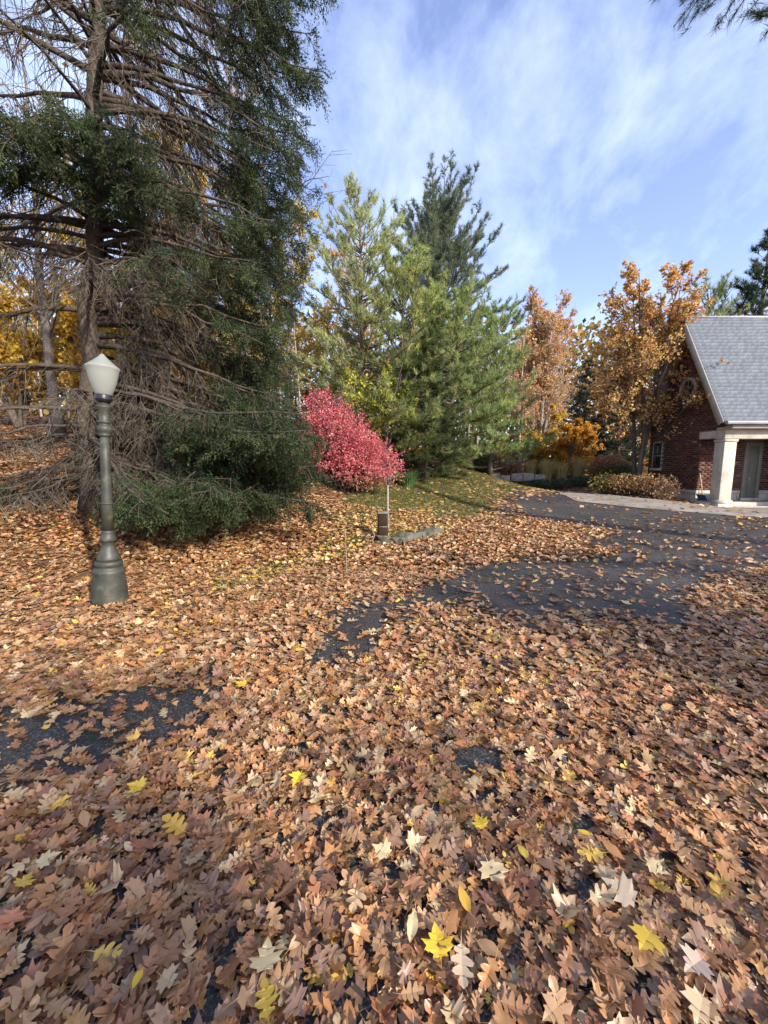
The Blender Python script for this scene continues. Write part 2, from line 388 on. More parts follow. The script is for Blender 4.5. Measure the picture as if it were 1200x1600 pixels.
_A = np.zeros((_n + 3, _n + 3)); _d = np.linalg.norm(ctrl[:, None, :2] - ctrl[None, :, :2], axis=-1)
_A[:_n, :_n] = _k(_d) + 0.6 * np.eye(_n); _A[:_n, _n] = 1; _A[:_n, _n + 1:] = ctrl[:, :2]; _A[_n, :_n] = 1; _A[_n + 1:, :_n] = ctrl[:, :2].T
_w = np.linalg.solve(_A, np.concatenate([ctrl[:, 2], [0, 0, 0]]))
def gz(x, y):
    x = np.asarray(x, float); y = np.asarray(y, float); sh = np.broadcast(x, y).shape
    xf = np.broadcast_to(x, sh).ravel(); yf = np.broadcast_to(y, sh).ravel()
    xe = np.clip(xf, -26, 26); ye = np.clip(yf, -8, 34)
    r = np.sqrt((xe[:, None] - ctrl[None, :, 0]) ** 2 + (ye[:, None] - ctrl[None, :, 1]) ** 2)
    z = _k(r) @ _w[:_n] + _w[_n] + _w[_n + 1] * xe + _w[_n + 2] * ye
    z = np.where((yf < 5) & (xf > -4), np.clip(z, -0.02, 0.02), z)
    return np.clip(z, -0.05, 4.5).reshape(sh) if sh else float(np.clip(z, -0.05, 4.5)[0])

LAWN = [(505, 850), (545, 775), (600, 750), (650, 742), (740, 738), (880, 745), (850, 766), (800, 772), (770, 785), (735, 810), (700, 832), (600, 852), (545, 870), (430, 905), (330, 935), (330, 905), (440, 870)]
u = np.linspace(-1, 1, 171)
gx = 4.04 * np.sinh(5 * u); gy = 7 + 4.04 * np.sinh(5 * u)
GX, GY = np.meshgrid(gx, gy); GZ = gz(GX, GY)
ppx, ppy, dep = project(np.stack([GX, GY, GZ], -1))
lawn_w = (inpoly(ppx, ppy, LAWN) & (GY > 1)).astype(float) * 0.85
acc = Acc(); n = len(u); idx = np.arange(n * n).reshape(n, n)
T = np.concatenate([np.stack([idx[:-1, :-1], idx[:-1, 1:], idx[1:, 1:]], -1).reshape(-1, 3), np.stack([idx[:-1, :-1], idx[1:, 1:], idx[1:, :-1]], -1).reshape(-1, 3)])
acc.add(np.stack([GX, GY, GZ], -1), T, np.repeat(lawn_w.reshape(-1, 1), 3, 1))
link('ground', acc.mesh('ground', M['ground'], True), kind='structure')

# driveway: ruled between a left edge and a right edge
lp = [(-9.0, -2.0), (-6.0, 0.8)] + [tuple(flat(*p)[:2]) for p in [(0, 1095), (330, 1020), (500, 940), (640, 892), (740, 832)]] + [tuple(at(780, 792, 11.6)[:2]), tuple(at(800, 778, 14.6)[:2]), tuple(at(835, 766, 17.6)[:2])]
rp = [(3.0, -2.0), (2.6, 0.5), (2.9, 2.0), (3.6, 3.2), (4.6, 4.3), (7.0, 5.4), (13.5, 7.0), (13.5, 10.2), (10.2, 12.4), (7.6, 16.6)]
lp = np.array(lp); rp = np.array(rp)
def resample(p, m):
    d = np.concatenate([[0], np.cumsum(np.linalg.norm(np.diff(p, axis=0), axis=1))]); t = np.linspace(0, len(p) - 1, m); k = np.arange(len(p))
    return np.stack([np.interp(t, k, p[:, 0]), np.interp(t, k, p[:, 1])], -1)
def ruled(name, a, b, m, n, dz, mat):
    A = resample(a, m); B = resample(b, m); s = np.linspace(0, 1, n)
    P = A[:, None] * (1 - s)[None, :, None] + B[:, None] * s[None, :, None]
    wob = np.zeros_like(P); P = P + wob
    Z = gz(P[..., 0], P[..., 1]) + dz
    V = np.concatenate([P, Z[..., None]], -1); idx = np.arange(m * n).reshape(m, n)
    T = np.concatenate([np.stack([idx[:-1, :-1], idx[:-1, 1:], idx[1:, 1:]], -1).reshape(-1, 3), np.stack([idx[:-1, :-1], idx[1:, 1:], idx[1:, :-1]], -1).reshape(-1, 3)])
    ac = Acc(); ac.add(V, T); return link(name, ac.mesh(name, mat, True), kind='structure')
ruled('driveway', lp, rp, 120, 60, 0.022, M['asphalt'])
ap_l = np.array([tuple(at(862, 772, 15.2)[:2]), tuple(at(900, 781, 12.6)[:2]), tuple(at(1000, 796, 11.4)[:2]), (9.6, 10.3), (14.5, 9.4)])
ap_r = np.array([tuple(at(935, 771, 14.4)[:2]), (8.6, 13.2), (10.3, 12.55), (11.6, 12.42), (14.5, 12.42)])
ruled('paved_apron', ap_l, ap_r, 60, 24, 0.034, M['apron'])

# ------------------------------------------------------------------ brick house
HX, RX = 10.9, 10.48                  # gable wall plane, roof edge
YE, YR, YF = 12.08, 14.13, 16.18      # near eave, ridge, far eave
ZE, ZR = 2.84, 6.60
XR = 17.5
YW = 13.4                             # front wall under the porch
house = thing('brick_house', 'red brick house with steep grey shingle roof and pale stone porch', 'house', (HX, YW, 0.1))
HB = np.array([HX, YW, 0.1])
def hpart(name, acc, mat, parent=None, bev=0, kind=None, smooth=False):
    me = acc.mesh(name, mat, smooth)
    o = link(name, me, parent or house, kind=kind)
    if parent is None: o.location = tuple(-HB)
    if bev: weld(me); bevel(o, bev)
    return o
rs = np.random.default_rng(11)
def roof_z(y): return ZR - abs(y - YR) * (ZR - ZE) / (YR - YE)
# wall cores (mortar)
a = Acc()
poly = [(YW, 0.0), (15.95, 0.0), (15.95, roof_z(15.95) - 0.12), (YR, ZR - 0.14), (12.42, roof_z(12.42) - 0.12), (12.42, 2.62), (YW, 2.62)]
V = [(HX, y, z) for y, z in poly] + [(HX + 0.25, y, z) for y, z in poly]
m = len(poly); import mathutils.geometry as mg
tri = mg.tessellate_polygon([[Vector((0, y, z)) for y, z in poly]])
T = [tuple(t) for t in tri] + [tuple(i + m for i in t) for t in tri]
for i in range(m): j = (i + 1) % m; T += [(i, j, j + m), (i, j + m, i + m)]
a.add(V, T)
box(a, (HX + 0.25, YW, 0.0), (XR, YW + 0.25, 2.7)); box(a, (XR - 0.25, YW + 0.25, 0), (XR, 15.95, 2.7)); box(a, (HX + 0.25, 15.7, 0), (XR - 0.25, 15.95, 2.7))
box(a, (13.62, 11.2, 0.0), (13.9, YW, 2.6))  # unseen porch end wall, added to cast shade on the front wall by the door
hpart('wall', a, M['mortar'])
wall = house.children[0]
# brick facing, joined: a brick is about nine by three pixels in the photograph
def brick_col():
    k = rs.random(); b = np.array([0.105, 0.047, 0.035]) if k < .55 else np.array([0.14, 0.066, 0.049]) if k < .8 else np.array([0.07, 0.033, 0.027])
    return b * rs.uniform(0.8, 1.25)
rw = (0.70, 4.22); RWIN = (14.18, 4.18, 0.34)
ab = Acc(); rowh = 0.0755; bl = 0.215
for r in range(int((ZR - 0.62) / rowh)):
    z0 = 0.62 + r * rowh; z1 = z0 + 0.064; zc = (z0 + z1) / 2
    y0 = YW - 0.0 if zc < 2.62 else 12.42
    half = (ZR - 0.14 - z1) / ((ZR - ZE) / (YR - YE)) - 0.02
    lo = max(y0, YR - half); hi = min(15.95, YR + half); y = lo - (bl / 2 if r % 2 else 0)
    while y < hi:
        b0, b1 = max(y, lo), min(y + bl - 0.011, hi); y += bl
        if b1 - b0 < 0.03: continue
        c = ((b0 + b1) / 2, zc)
        if math.hypot(c[0] - RWIN[0], c[1] - RWIN[1]) < RWIN[2] + 0.05: continue
        if 15.2 - .03 < c[0] < 15.72 + .03 and 1.28 < c[1] < 2.42: continue
        box(ab, (HX - 0.009 - rs.uniform(0, .003), b0, z0), (HX + 0.004, b1, z1), brick_col())
for r in range(int(2.0 / rowh)):
    z0 = 0.62 + r * rowh; z1 = z0 + 0.064; x = HX - 0.006 - (bl / 2 if r % 2 else 0)
    while x < 13.6:
        b0, b1 = max(x, HX - 0.006), min(x + bl - 0.011, 13.6); x += bl
        if b1 - b0 < 0.03 or 12.42 < (b0 + b1) / 2 < 13.02: continue
        box(ab, (b0, YW - 0.010 - rs.uniform(0, .003), z0), (b1, YW + 0.004, z1), brick_col())
    y = 11.2 - (bl / 2 if r % 2 else 0)  # brick facing of the added, unseen porch end wall
    while y < YW - 0.02:
        b0, b1 = max(y, 11.2), min(y + bl - 0.011, YW - 0.02); y += bl
        if b1 - b0 > 0.03: box(ab, (13.61, b0, z0), (13.624, b1, z1), brick_col())
link('brick_facing', ab.mesh('brick_facing', M['brick']), wall, kind='stuff')
# stone base course: blocks and cap pieces
def blocks(lo, hi, axis, zr, proud):
    p = lo
    while p < hi - 0.05:
        q = min(hi, p + rs.uniform(0.5, 0.75)); a = Acc()
        if axis == 'y': box(a, (HX - proud, p + .004, zr[0]), (HX + 0.05, q - .004, zr[1]))
        else: box(a, (p + .004, YW - proud, zr[0]), (q - .004, YW + 0.05, zr[1]))
        me = weld(a.mesh('stone_block', M['limestone'])); o = link('stone_block', me, wall); bevel(o, 0.008); p = q
blocks(YW - 0.03, 15.98, 'y', (0.0, 0.50), 0.03); blocks(YW - 0.05, 15.98, 'y', (0.503, 0.61), 0.055)
blocks(HX + 0.06, 12.40, 'x', (0.27, 0.50), 0.03); blocks(HX + 0.06, 12.40, 'x', (0.503, 0.61), 0.055); blocks(13.04, 13.6, 'x', (0.27, 0.50), 0.03); blocks(13.04, 13.6, 'x', (0.503, 0.61), 0.055)
# roof
a = Acc(); th = 0.10
for s, ye in ((1, YE), (-1, YF)):
    nrm = unit(np.array([0, -(ZR - ZE) * s, (YR - YE)]))
    P = [np.array([RX, ye, ZE]), np.array([XR + .4, ye, ZE]), np.array([XR + .4, YR, ZR]), np.array([RX, YR, ZR])]
    Q = [p - nrm * th for p in P]; Q[2][1] = Q[3][1] = YR; Q[2][2] = Q[3][2] = ZR - th / abs(nrm[2])
    V = P + Q; q = [(0, 1, 2, 3), (4, 7, 6, 5), (0, 4, 5, 1), (3, 2, 6, 7), (0, 3, 7, 4), (1, 5, 6, 2)]
    a.add(V, [t for w, x, y, z in q for t in ((w, x, y), (w, y, z))])
roof = hpart('roof', a, M['trim'])
sl = unit(np.array([0, YR - YE, ZR - ZE])); nr = unit(np.array([0, -(ZR - ZE), YR - YE])); slen = math.hypot(YR - YE, ZR - ZE)
cols6 = [np.array(c) for c in [(0.13, 0.15, 0.174), (0.136, 0.156, 0.18), (0.143, 0.163, 0.188), (0.132, 0.15, 0.177), (0.15, 0.17, 0.195), (0.124, 0.142, 0.166)]]
expo = 0.142; tab = 0.34
tabV = []; base = Acc()
def shingle_geo(w, tilt=0.006):
    p = [(0.0, 0.0, 0.002), (w, 0.0, 0.002), (w, expo + .03, -0.002), (0.0, expo + .03, -0.002)]
    up = np.array([np.array([x, 0, 0]) + sl * s + nr * (h + .004) for x, s, h in p]); dn = np.array([np.array([x, 0, 0]) + sl * s + nr * 0.001 for x, s, h in p])
    return np.concatenate([up, dn]), [(0, 1, 2), (0, 2, 3), (4, 5, 1), (4, 1, 0)]
variants = []
for c in cols6:
    for w in (tab, tab * 0.62):
        a = Acc(); V, T = shingle_geo(w); a.add(V, T, c); variants.append((w, a.mesh('shingle', M['shingle'])))
rest = Acc(); nsh = 0
for r in range(int(slen / expo)):
    x = RX + 0.005
    o0 = np.array([0, YE, ZE]) + sl * (r * expo)
    first = True
    while x < XR + 0.35:
        k = int(rs.integers(0, 12)); w, me = variants[k]
        if first and r % 2: w, me = variants[(k // 2) * 2 + 1]
        first = False
        if x + w > XR + .4: break
        if x < 12.75 and nsh < 300:
            o = link('shingle', me, roof, loc=(x, o0[1], o0[2])); nsh += 1
        else:
            V, T = shingle_geo(w); rest.add(V + np.array([x, o0[1], o0[2]]), T, cols6[k // 2] * rs.uniform(.9, 1.1))
        x += w
link('shingle_field', rest.mesh('shingle_field', M['shingle']), roof, kind='stuff')
# rake boards, soffit, ridge cap, gutter
def slab(acc, p, q, w, d, out):
    """board from p to q (yz line), width w below the roof line, thickness d along x"""
    p = np.array(p); q = np.array(q); dr = unit(q - p); nn = np.array([0, -dr[2], dr[1]]); nn = nn if nn[2] < 0 else -nn
    V = []
    for x in (0, d):
        for b in (p, q, q + nn * w, p + nn * w): V.append(b + np.array([x + out, 0, 0]))
    qd = [(0, 1, 2, 3), (4, 7, 6, 5), (0, 4, 5, 1), (1, 5, 6, 2), (2, 6, 7, 3), (3, 7, 4, 0)]
    acc.add(V, [t for w_, x, y, z in qd for t in ((w_, x, y), (w_, y, z))])
for ye in (YE, YF):
    a = Acc(); slab(a, (RX, ye, ZE - .01), (RX, YR, ZR - .01), 0.21, 0.035, -0.036); hpart('rake_board', a, M['trim'])
    a = Acc(); s = -1 if ye == YE else 1
    nv = unit(np.array([0, s * (ZR - ZE), (YR - YE)]))
    P = [np.array([RX, ye, ZE]), np.array([HX, ye, ZE]), np.array([HX, YR, ZR]), np.array([RX, YR, ZR])]
    P = [p - nv * (th + .004) for p in P]; Q = [p - nv * .02 for p in P]
    a.add(P + Q, [(0, 1, 2), (0, 2, 3), (4, 6, 5), (4, 7, 6)]); hpart('soffit', a, M['trim'])
a = Acc(); tube(a, [(RX - .02, YR, ZR + .0), (XR + .4, YR, ZR + .0)], 0.05, 8); hpart('ridge_cap', a, M['shingle'])
a = Acc(); box(a, (RX + .02, YE - 0.11, ZE - 0.11), (XR + .4, YE + 0.012, ZE - 0.005)); hpart('gutter', a, M['gutter'], bev=0.02)
a = Acc(); box(a, (RX + .30, YE + 0.02, ZE - 0.22), (XR, 12.36, ZE - 0.115)); hpart('fascia', a, M['trim'], bev=0.004)
a = Acc(); box(a, (HX + .0, 12.42, 2.645), (XR, YW, 2.69)); hpart('porch_ceiling', a, M['trim'])
# porch beam: front length, side return and moulding
a = Acc(); box(a, (10.80, 12.36, 2.36), (XR, 12.70, 2.62)); hpart('beam', a, M['limestone'], bev=0.012)
a = Acc(); box(a, (10.80, 12.704, 2.36), (HX + 0.15, YW - 0.02, 2.60)); hpart('beam_return', a, M['limestone'], bev=0.012)
a = Acc(); box(a, (10.76, 12.32, 2.622), (XR, 12.66, 2.68)); hpart('cornice', a, M['limestone'], bev=0.012)
a = Acc(); box(a, (10.78, 12.34, 2.315), (XR, 12.695, 2.358)); hpart('architrave', a, M['limestone'], bev=0.008)
a = Acc(); box(a, (10.83, 12.38, 0.36), (11.22, 12.76, 2.22)); colo = hpart('column', a, M['limestone'], bev=0.012)
a = Acc(); box(a, (10.80, 12.35, 2.222), (11.25, 12.79, 2.312)); link('capital', weld(a.mesh('capital', M['limestone'])), colo); bevel(colo.children[-1], .02)
a = Acc(); box(a, (10.80, 12.35, 0.24), (11.25, 12.79, 0.358)); link('base_moulding', weld(a.mesh('base_moulding', M['limestone'])), colo); bevel(colo.children[-1], .02)
a = Acc(); box(a, (10.77, 12.32, 0.0), (11.28, 12.82, 0.238)); link('plinth', weld(a.mesh('plinth', M['limestone'])), colo); bevel(colo.children[-1], .015)
a = Acc(); box(a, (10.64, 12.62, 0.0), (13.6, YW - 0.06, 0.262)); hpart('porch_slab', a, M['limestone'], bev=0.012)
a = Acc(); box(a, (11.30, 12.36, 0.0), (13.6, 12.615, 0.15)); hpart('step', a, M['limestone'], bev=0.012)
# door
a = Acc(); box(a, (12.56, YW - 0.02, 0.36), (12.90, YW + 0.02, 2.12)); d = hpart('door', a, M['door'], bev=0.006)
a = Acc(); lathe(a, [(0.012, 0), (0.014, 0.03), (0.032, 0.045), (0.034, 0.065), (0.02, 0.08)], 14)
k = link('door_knob', a.mesh('door_knob', M['galv'], True), d, loc=(12.62, YW - 0.02, 1.02), rot=(math.pi / 2, 0, 0))
for z0, z1 in ((0.5, 1.15), (1.25, 2.0)):
    a = Acc(); box(a, (12.64, YW - 0.032, z0), (12.83, YW - 0.022, z1)); o = link('door_panel', weld(a.mesh('door_panel', M['door'])), d); bevel(o, .006)
for x0, x1, z0, z1 in ((12.41, 12.553, 0.27, 2.26), (12.903, 13.02, 0.27, 2.26), (12.554, 12.902, 2.124, 2.26)):
    a = Acc(); box(a, (x0, YW - 0.07, z0), (x1, YW + 0.03, z1)); hpart('door_frame', a, M['frame'], bev=0.006)
a = Acc(); box(a, (12.36, YW - 0.16, 0.264), (13.06, YW - 0.075, 0.355)); hpart('threshold', a, M['limestone'], bev=0.008)
# round gable window and the lower window
ring = Acc(); sides = 40
th_ = np.linspace(0, 2 * np.pi, sides, endpoint=False)
prof = [(RWIN[2] - .05, 0.0), (RWIN[2] - .05, -.05), (RWIN[2] - .02, -.065), (RWIN[2] + .04, -.06), (RWIN[2] + .06, -.03), (RWIN[2] + .06, 0.0)]
V = np.concatenate([np.stack([np.full(sides, HX + dx), RWIN[0] + r * np.cos(th_), RWIN[1] + r * np.sin(th_)], -1) for r, dx in prof])
T = []
for i in range(len(prof) - 1):
    for j in range(sides):
        k = (j + 1) % sides; T += [(i * sides + j, i * sides + k, (i + 1) * sides + k), (i * sides + j, (i + 1) * sides + k, (i + 1) * sides + j)]
ring.add(V, T); rwn = hpart('round_window', ring, M['trim'], smooth=False)
a = Acc(); V = np.concatenate([[[HX - .012, RWIN[0], RWIN[1]]], np.stack([np.full(sides, HX - .012), RWIN[0] + (RWIN[2] - .045) * np.cos(th_), RWIN[1] + (RWIN[2] - .045) * np.sin(th_)], -1)])
a.add(V, [(0, 1 + j, 1 + (j + 1) % sides) for j in range(sides)]); link('pane', a.mesh('pane', M['glass']), rwn)
for p, q in (((RWIN[0], RWIN[1] - .29), (RWIN[0], RWIN[1] + .29)), ((RWIN[0] - .29, RWIN[1]), (RWIN[0] + .29, RWIN[1]))):
    a = Acc(); box(a, (HX - .034, min(p[0], q[0]) - .012, min(p[1], q[1]) - .012), (HX - .015, max(p[0], q[0]) + .012, max(p[1], q[1]) + .012)); link('muntin', a.mesh('muntin', M['frame']), rwn)
a = Acc(); box(a, (HX - .015, 15.24, 1.36), (HX + .01, 15.68, 2.34)); w2 = hpart('window', a, M['glass'])
for lo, hi in (((15.20, 1.36), (15.24, 2.38)), ((15.68, 1.36), (15.72, 2.38)), ((15.241, 2.34), (15.679, 2.38)), ((15.241, 1.83), (15.679, 1.86))):
    a = Acc(); box(a, (HX - .03, lo[0], lo[1]), (HX + .01, hi[0], hi[1])); link('frame', a.mesh('frame', M['trim']), w2)
a = Acc(); box(a, (HX - .08, 15.15, 1.27), (HX + .01, 15.77, 1.355)); link('sill', weld(a.mesh('sill', M['limestone'])), w2); bevel(w2.children[-1], .008)

# ------------------------------------------------------------------ snow pusher leaning on the porch wall
sx, sy = 10.95, 13.12
sh = thing('push_shovel', 'dark blue push shovel with wooden handle leaning on the brick porch wall', 'shovel', (sx, sy, 0.264))
a = Acc(); nb = 10
for i in range(nb):
    t0, t1 = i / nb, (i + 1) / nb
    f = lambda t: (-0.10 + 0.13 * (1 - math.cos(t * 1.7)) - .02, 0.005 + 0.23 * math.sin(t * 1.45))
    (y0, z0), (y1, z1) = f(t0), f(t1)
    for k in range(8):
        x0 = -0.28 + k * 0.07; x1 = x0 + .07; dz = 0.006 * (k % 2)
        V = [(x0, y0, z0), (x1, y0 - .006 * ((k + 1) % 2), z0), (x1, y1, z1), (x0, y1, z1)]
        V += [(p[0], p[1] + .008, p[2] - .003) for p in V]
        a.add(V, [(0, 1, 2), (0, 2, 3), (4, 6, 5), (4, 7, 6), (0, 4, 5), (0, 5, 1), (2, 6, 7), (2, 7, 3), (1, 5, 6), (1, 6, 2), (0, 3, 7), (0, 7, 4)])
link('blade', a.mesh('blade', M['blue']), sh)
a = Acc(); box(a, (-0.285, -0.135, 0.0), (0.285, -0.112, 0.02)); link('wear_strip', weld(a.mesh('wear_strip', M['galv'])), sh)
a = Acc(); tube(a, [(0, 0.02, 0.09), (0.01, 0.16, 0.55), (0.0, 0.25, 0.93)], [0.018, 0.016, 0.016], 10); link('handle', a.mesh('handle', M['wood'], True), sh)
a = Acc(); tube(a, [(0, 0.06, 0.12), (0, 0.0, 0.04)], [0.03, 0.035], 10); link('socket', a.mesh('socket', M['black'], True), sh)
a = Acc(); t = np.linspace(0, 2 * np.pi, 17); tube(a, np.stack([0.055 * np.sin(t), 0.262 + .012 * np.cos(t), 0.985 - 0.055 * np.cos(t)], -1), 0.014, 8, cap=False); link('grip', a.mesh('grip', M['black'], True), sh)

# ------------------------------------------------------------------ lamp post
lb = flat(172, 941)
lamp = thing('lamp_post', 'weathered green cast iron lamp post with frosted acorn globe beside the spruce', 'lamp post', (lb[0], lb[1], -0.01))
lamp.rotation_euler = (math.radians(-0.5), math.radians(2.6), 0.3)
def prof(*pts): return [(hw * 0.00152, (1532 - yc) / 1427 * 2.645) for yc, hw in pts]
a = Acc(); lathe(a, prof((1536, 117), (1500, 114), (1360, 98), (1350, 98), (1338, 101), (1328, 100), (1322, 92), (1306, 78), (1302, 84), (1290, 86), (1280, 84), (1272, 76)), 32); link('base', a.mesh('base', M['iron']), lamp)
a = Acc(); lathe(a, prof((1274, 75), (1255, 72), (1225, 58), (1195, 44), (1162, 36), (1158, 47), (1150, 50), (1136, 50), (1128, 44), (1112, 40), (1106, 41), (1099, 40), (1095, 36)), 32); link('flared_collar', a.mesh('flared_collar', M['iron'], False), lamp)
a = Acc(); lathe(a, prof((1097, 35.5), (940, 33.5), (700, 30), (558, 27)), 32, flute=(0, 3)); sh_ = link('shaft', a.mesh('shaft', M['iron']), lamp)
a = Acc(); lathe(a, prof((946, 33), (943, 38), (934, 38), (930, 33)), 32); link('ring', a.mesh('ring', M['iron']), sh_)
a = Acc(); lathe(a, prof((560, 28), (556, 35), (548, 36), (542, 33), (534, 40), (522, 46), (508, 45), (500, 38), (494, 31), (486, 31), (482, 38), (474, 38), (468, 31), (440, 30), (412, 35), (400, 44), (393, 46), (386, 42), (380, 28), (368, 26)), 32); link('capital', a.mesh('capital', M['iron']), lamp)
a = Acc(); lathe(a, prof((372, 30), (360, 44), (354, 52), (347, 53), (344, 48), (334, 50), (328, 49)), 32); link('fitter', a.mesh('fitter', M['black']), lamp)
a = Acc(); lathe(a, prof((332, 44), (322, 50), (300, 62), (260, 77), (215, 88), (190, 94), (186, 99), (177, 99), (172, 92), (160, 74), (148, 56), (138, 44), (130, 34), (122, 24), (114, 17), (107, 9), (104, 2)), 96, flute=(1, 6))
link('globe', a.mesh('globe', M['globe'], True), lamp)

# ------------------------------------------------------------------ bollard, stones, stakes
bp = flat(598, 846, 0.02)
bol = thing('bollard_light', 'short brown metal bollard with grey cap behind the mossy kerb stones', 'bollard', (bp[0], bp[1], gz(bp[0], bp[1])), 0.12)
a = Acc(); box(a, (-.095, -.095, 0), (.095, .095, .25)); o = link('post', weld(a.mesh('post', M['brown_metal'])), bol); bevel(o, .008)
a = Acc(); box(a, (-.09, -.09, .262), (.09, .09, .50)); o = link('head', weld(a.mesh('head', M['brown_metal'])), bol); bevel(o, .008)
a = Acc(); box(a, (-.078, -.078, .248), (.078, .078, .264)); link('seam', a.mesh('seam', M['galv']), bol)
a = Acc(); box(a, (-.11, -.11, .502), (.11, .11, .545)); o = link('cap', weld(a.mesh('cap', M['grey_cap'])), bol); bevel(o, .012)

def rock_mesh(name, sx, sy, sz, mat, seed, sub=3, rough=.16):
    import bmesh
    r = np.random.default_rng(seed); bm = bmesh.new(); bmesh.ops.create_icosphere(bm, subdivisions=sub, radius=1)
    ph = r.uniform(0, 6, (6, 3)); fr = r.uniform(1.2, 4.5, (6, 3))
    for v in bm.verts:
        p = np.array(v.co); q = np.sign(p) * np.abs(p) ** 0.55; q /= max(np.abs(q).max(), 1e-6) ** 0.6
        d = sum(math.sin(float(fr[k] @ p + ph[k, 0])) / (k + 1.5) for k in range(6)) * rough
        q = q * (1 + d); v.co = (q[0] * sx, q[1] * sy, q[2] * sz)
    for f in bm.faces: f.smooth = True
    me = bpy.data.meshes.new(name); bm.to_mesh(me); bm.free(); me.materials.append(mat); return me
for i, (x0, y0, x1, y1, lab) in enumerate([(588, 853, 611, 852, 'short mossy kerb stone directly in front of the brown bollard'), (611, 853, 652, 847, 'long mossy kerb stone just beside the short one by the bollard'), (652, 846, 690, 838, 'rounded mossy kerb stone at the end farthest from the bollard')]):
    A_, B_ = flat(x0, y0, .0), flat(x1, y1, .0); c = (A_ + B_) / 2; Ld = np.linalg.norm(B_ - A_)
    o = link('kerb_stone', rock_mesh('kerb_stone', Ld / 2 * 0.95, 0.10, 0.10, M['mossy'], 20 + i, 4, .3), loc=(c[0], c[1], gz(c[0], c[1]) + .055), rot=(0, 0, math.atan2(B_[1] - A_[1], B_[0] - A_[0])))
    tag(o, lab, 'stone', 'kerb stones by the bollard')
def stake(name, label, px0, py0, px1, py1, r, mat, z=0.0, cat='stake', wig=0.01, seed=1):
    p = flat(px0, py0, z); g = gz(p[0], p[1]); q = at(px1, py1, p[1]); rr = np.random.default_rng(seed)
    t = np.linspace(0, 1, 6)[:, None]; P = np.array([0, 0, -.05]) * (1 - t) + (q - np.array([p[0], p[1], g])) * t + rr.normal(0, wig, (6, 3)) * np.array([1, 1, 0]) * np.sin(t * 3.1)
    a = Acc(); tube(a, P, np.linspace(r, r * .8, 6), 7); o = link(name, a.mesh(name, mat, True), loc=(p[0], p[1], g)); tag(o, label, cat); return p, q, g
stake('stick', 'pale thin stick standing in the leaves before the spruce skirt', 543, 898, 539, 826, 0.011, M['stick'], seed=2, cat='stick')
stake('stick', 'dark bent stick right beside the brown bollard', 585, 856, 581, 822, 0.016, M['stick'], seed=3, cat='stick')
stake('stick', 'dark leaning stick in front of the farthest mossy kerb stone', 674, 864, 680, 820, 0.012, M['stick'], seed=4, cat='stick')
p = flat(606, 838, 0.03); g = gz(p[0], p[1]); q = at(606.5, 744, p[1]); hh = q[2] - g
mk = thing('marker_rod', 'thin metal marker rod with blue black tip standing behind the bollard', 'marker', (p[0], p[1], g))
a = Acc(); tube(a, [(0, 0, -.05), (0, 0, hh - .17)], 0.012, 8); link('rod', a.mesh('rod', M['galv'], True), mk)
a = Acc(); tube(a, [(0, 0, hh - .175), (0, 0, hh)], [0.019, 0.019], 10); link('tip', a.mesh('tip', M['blue'], True), mk)
# boulder on the leafy slope under the spruce
bo = at(207, 733, 9.0); o = link('boulder', rock_mesh('boulder', .30, .25, .24, M['stone'], 5, 3, .2), loc=(bo[0], bo[1], gz(bo[0], bo[1]) + .14)); tag(o, 'grey boulder on the leafy slope behind the lamp post', 'boulder')
# low wall of pale blocks at the back of the lawn
wl = at(742, 747, 18.6); wr = at(834, 748, 18.8)
rw_ = thing('garden_wall', 'low wall of pale stone blocks at the far edge of the lawn', 'wall', (wl[0], wl[1], gz(wl[0], wl[1])))
x = wl[0]; k = 0
while x < wr[0]:
    w = rs.uniform(.3, .62); h = rs.uniform(.20, .34); z = gz(wl[0] + 1.2, wl[1])
    a = Acc(); box(a, (0, 0, -.1), (w - .02, .4, h), jit=.045, rng=rs); o = link('stone_block', weld(a.mesh('stone_block', M['pale_stone'])), rw_, loc=(x - wl[0], rs.uniform(-.05, .05), z - rw_.location[2])); bevel(o, .03); x += w
# ------------------------------------------------------------------ plant builders
UP = np.array([0, 0, 1.0])
def polyl(P, D, Ls, k, rng, wob=0.15, trop=0.0):
    P = np.asarray(P, float); D = unit(D); n = len(P); pts = np.zeros((n, k + 1, 3)); pts[:, 0] = P
    trop = np.broadcast_to(trop, (n,))
    for i in range(k):
        D = unit(D + wob * rng.standard_normal((n, 3)) + trop[:, None] * UP)
        P = P + D * (Ls / k)[:, None]; pts[:, i + 1] = P
    return pts
def sample(pts, idx, t):
    k = pts.shape[1] - 1; f = np.clip(t, 0, .9999) * k; i = f.astype(int); w = (f - i)[:, None]
    a = pts[idx, i]; b = pts[idx, i + 1]
    return a * (1 - w) + b * w, unit(b - a)
def turn(T, ang, rng, az=None):
    """directions at angle ang from T"""
    n = len(T); ref = unit(rng.standard_normal((n, 3))); s = unit(ref - (ref * T).sum(-1, keepdims=True) * T)
    ang = np.broadcast_to(ang, (n,)); return unit(np.cos(ang)[:, None] * T + np.sin(ang)[:, None] * s)
def chains(acc, pts, r0, r1, c):
    n, k1, _ = pts.shape; k = k1 - 1
    r0 = np.broadcast_to(r0, (n,)); r1 = np.broadcast_to(r1, (n,)); c = np.asarray(c, float)
    f = np.arange(k + 1) / k; R = r0[:, None] * (1 - f) + r1[:, None] * f
    cc = np.repeat(c, k, 0) if c.ndim == 2 else c
    prisms(acc, pts[:, :-1].reshape(-1, 3), pts[:, 1:].reshape(-1, 3), R[:, :-1].ravel(), R[:, 1:].ravel(), cc)

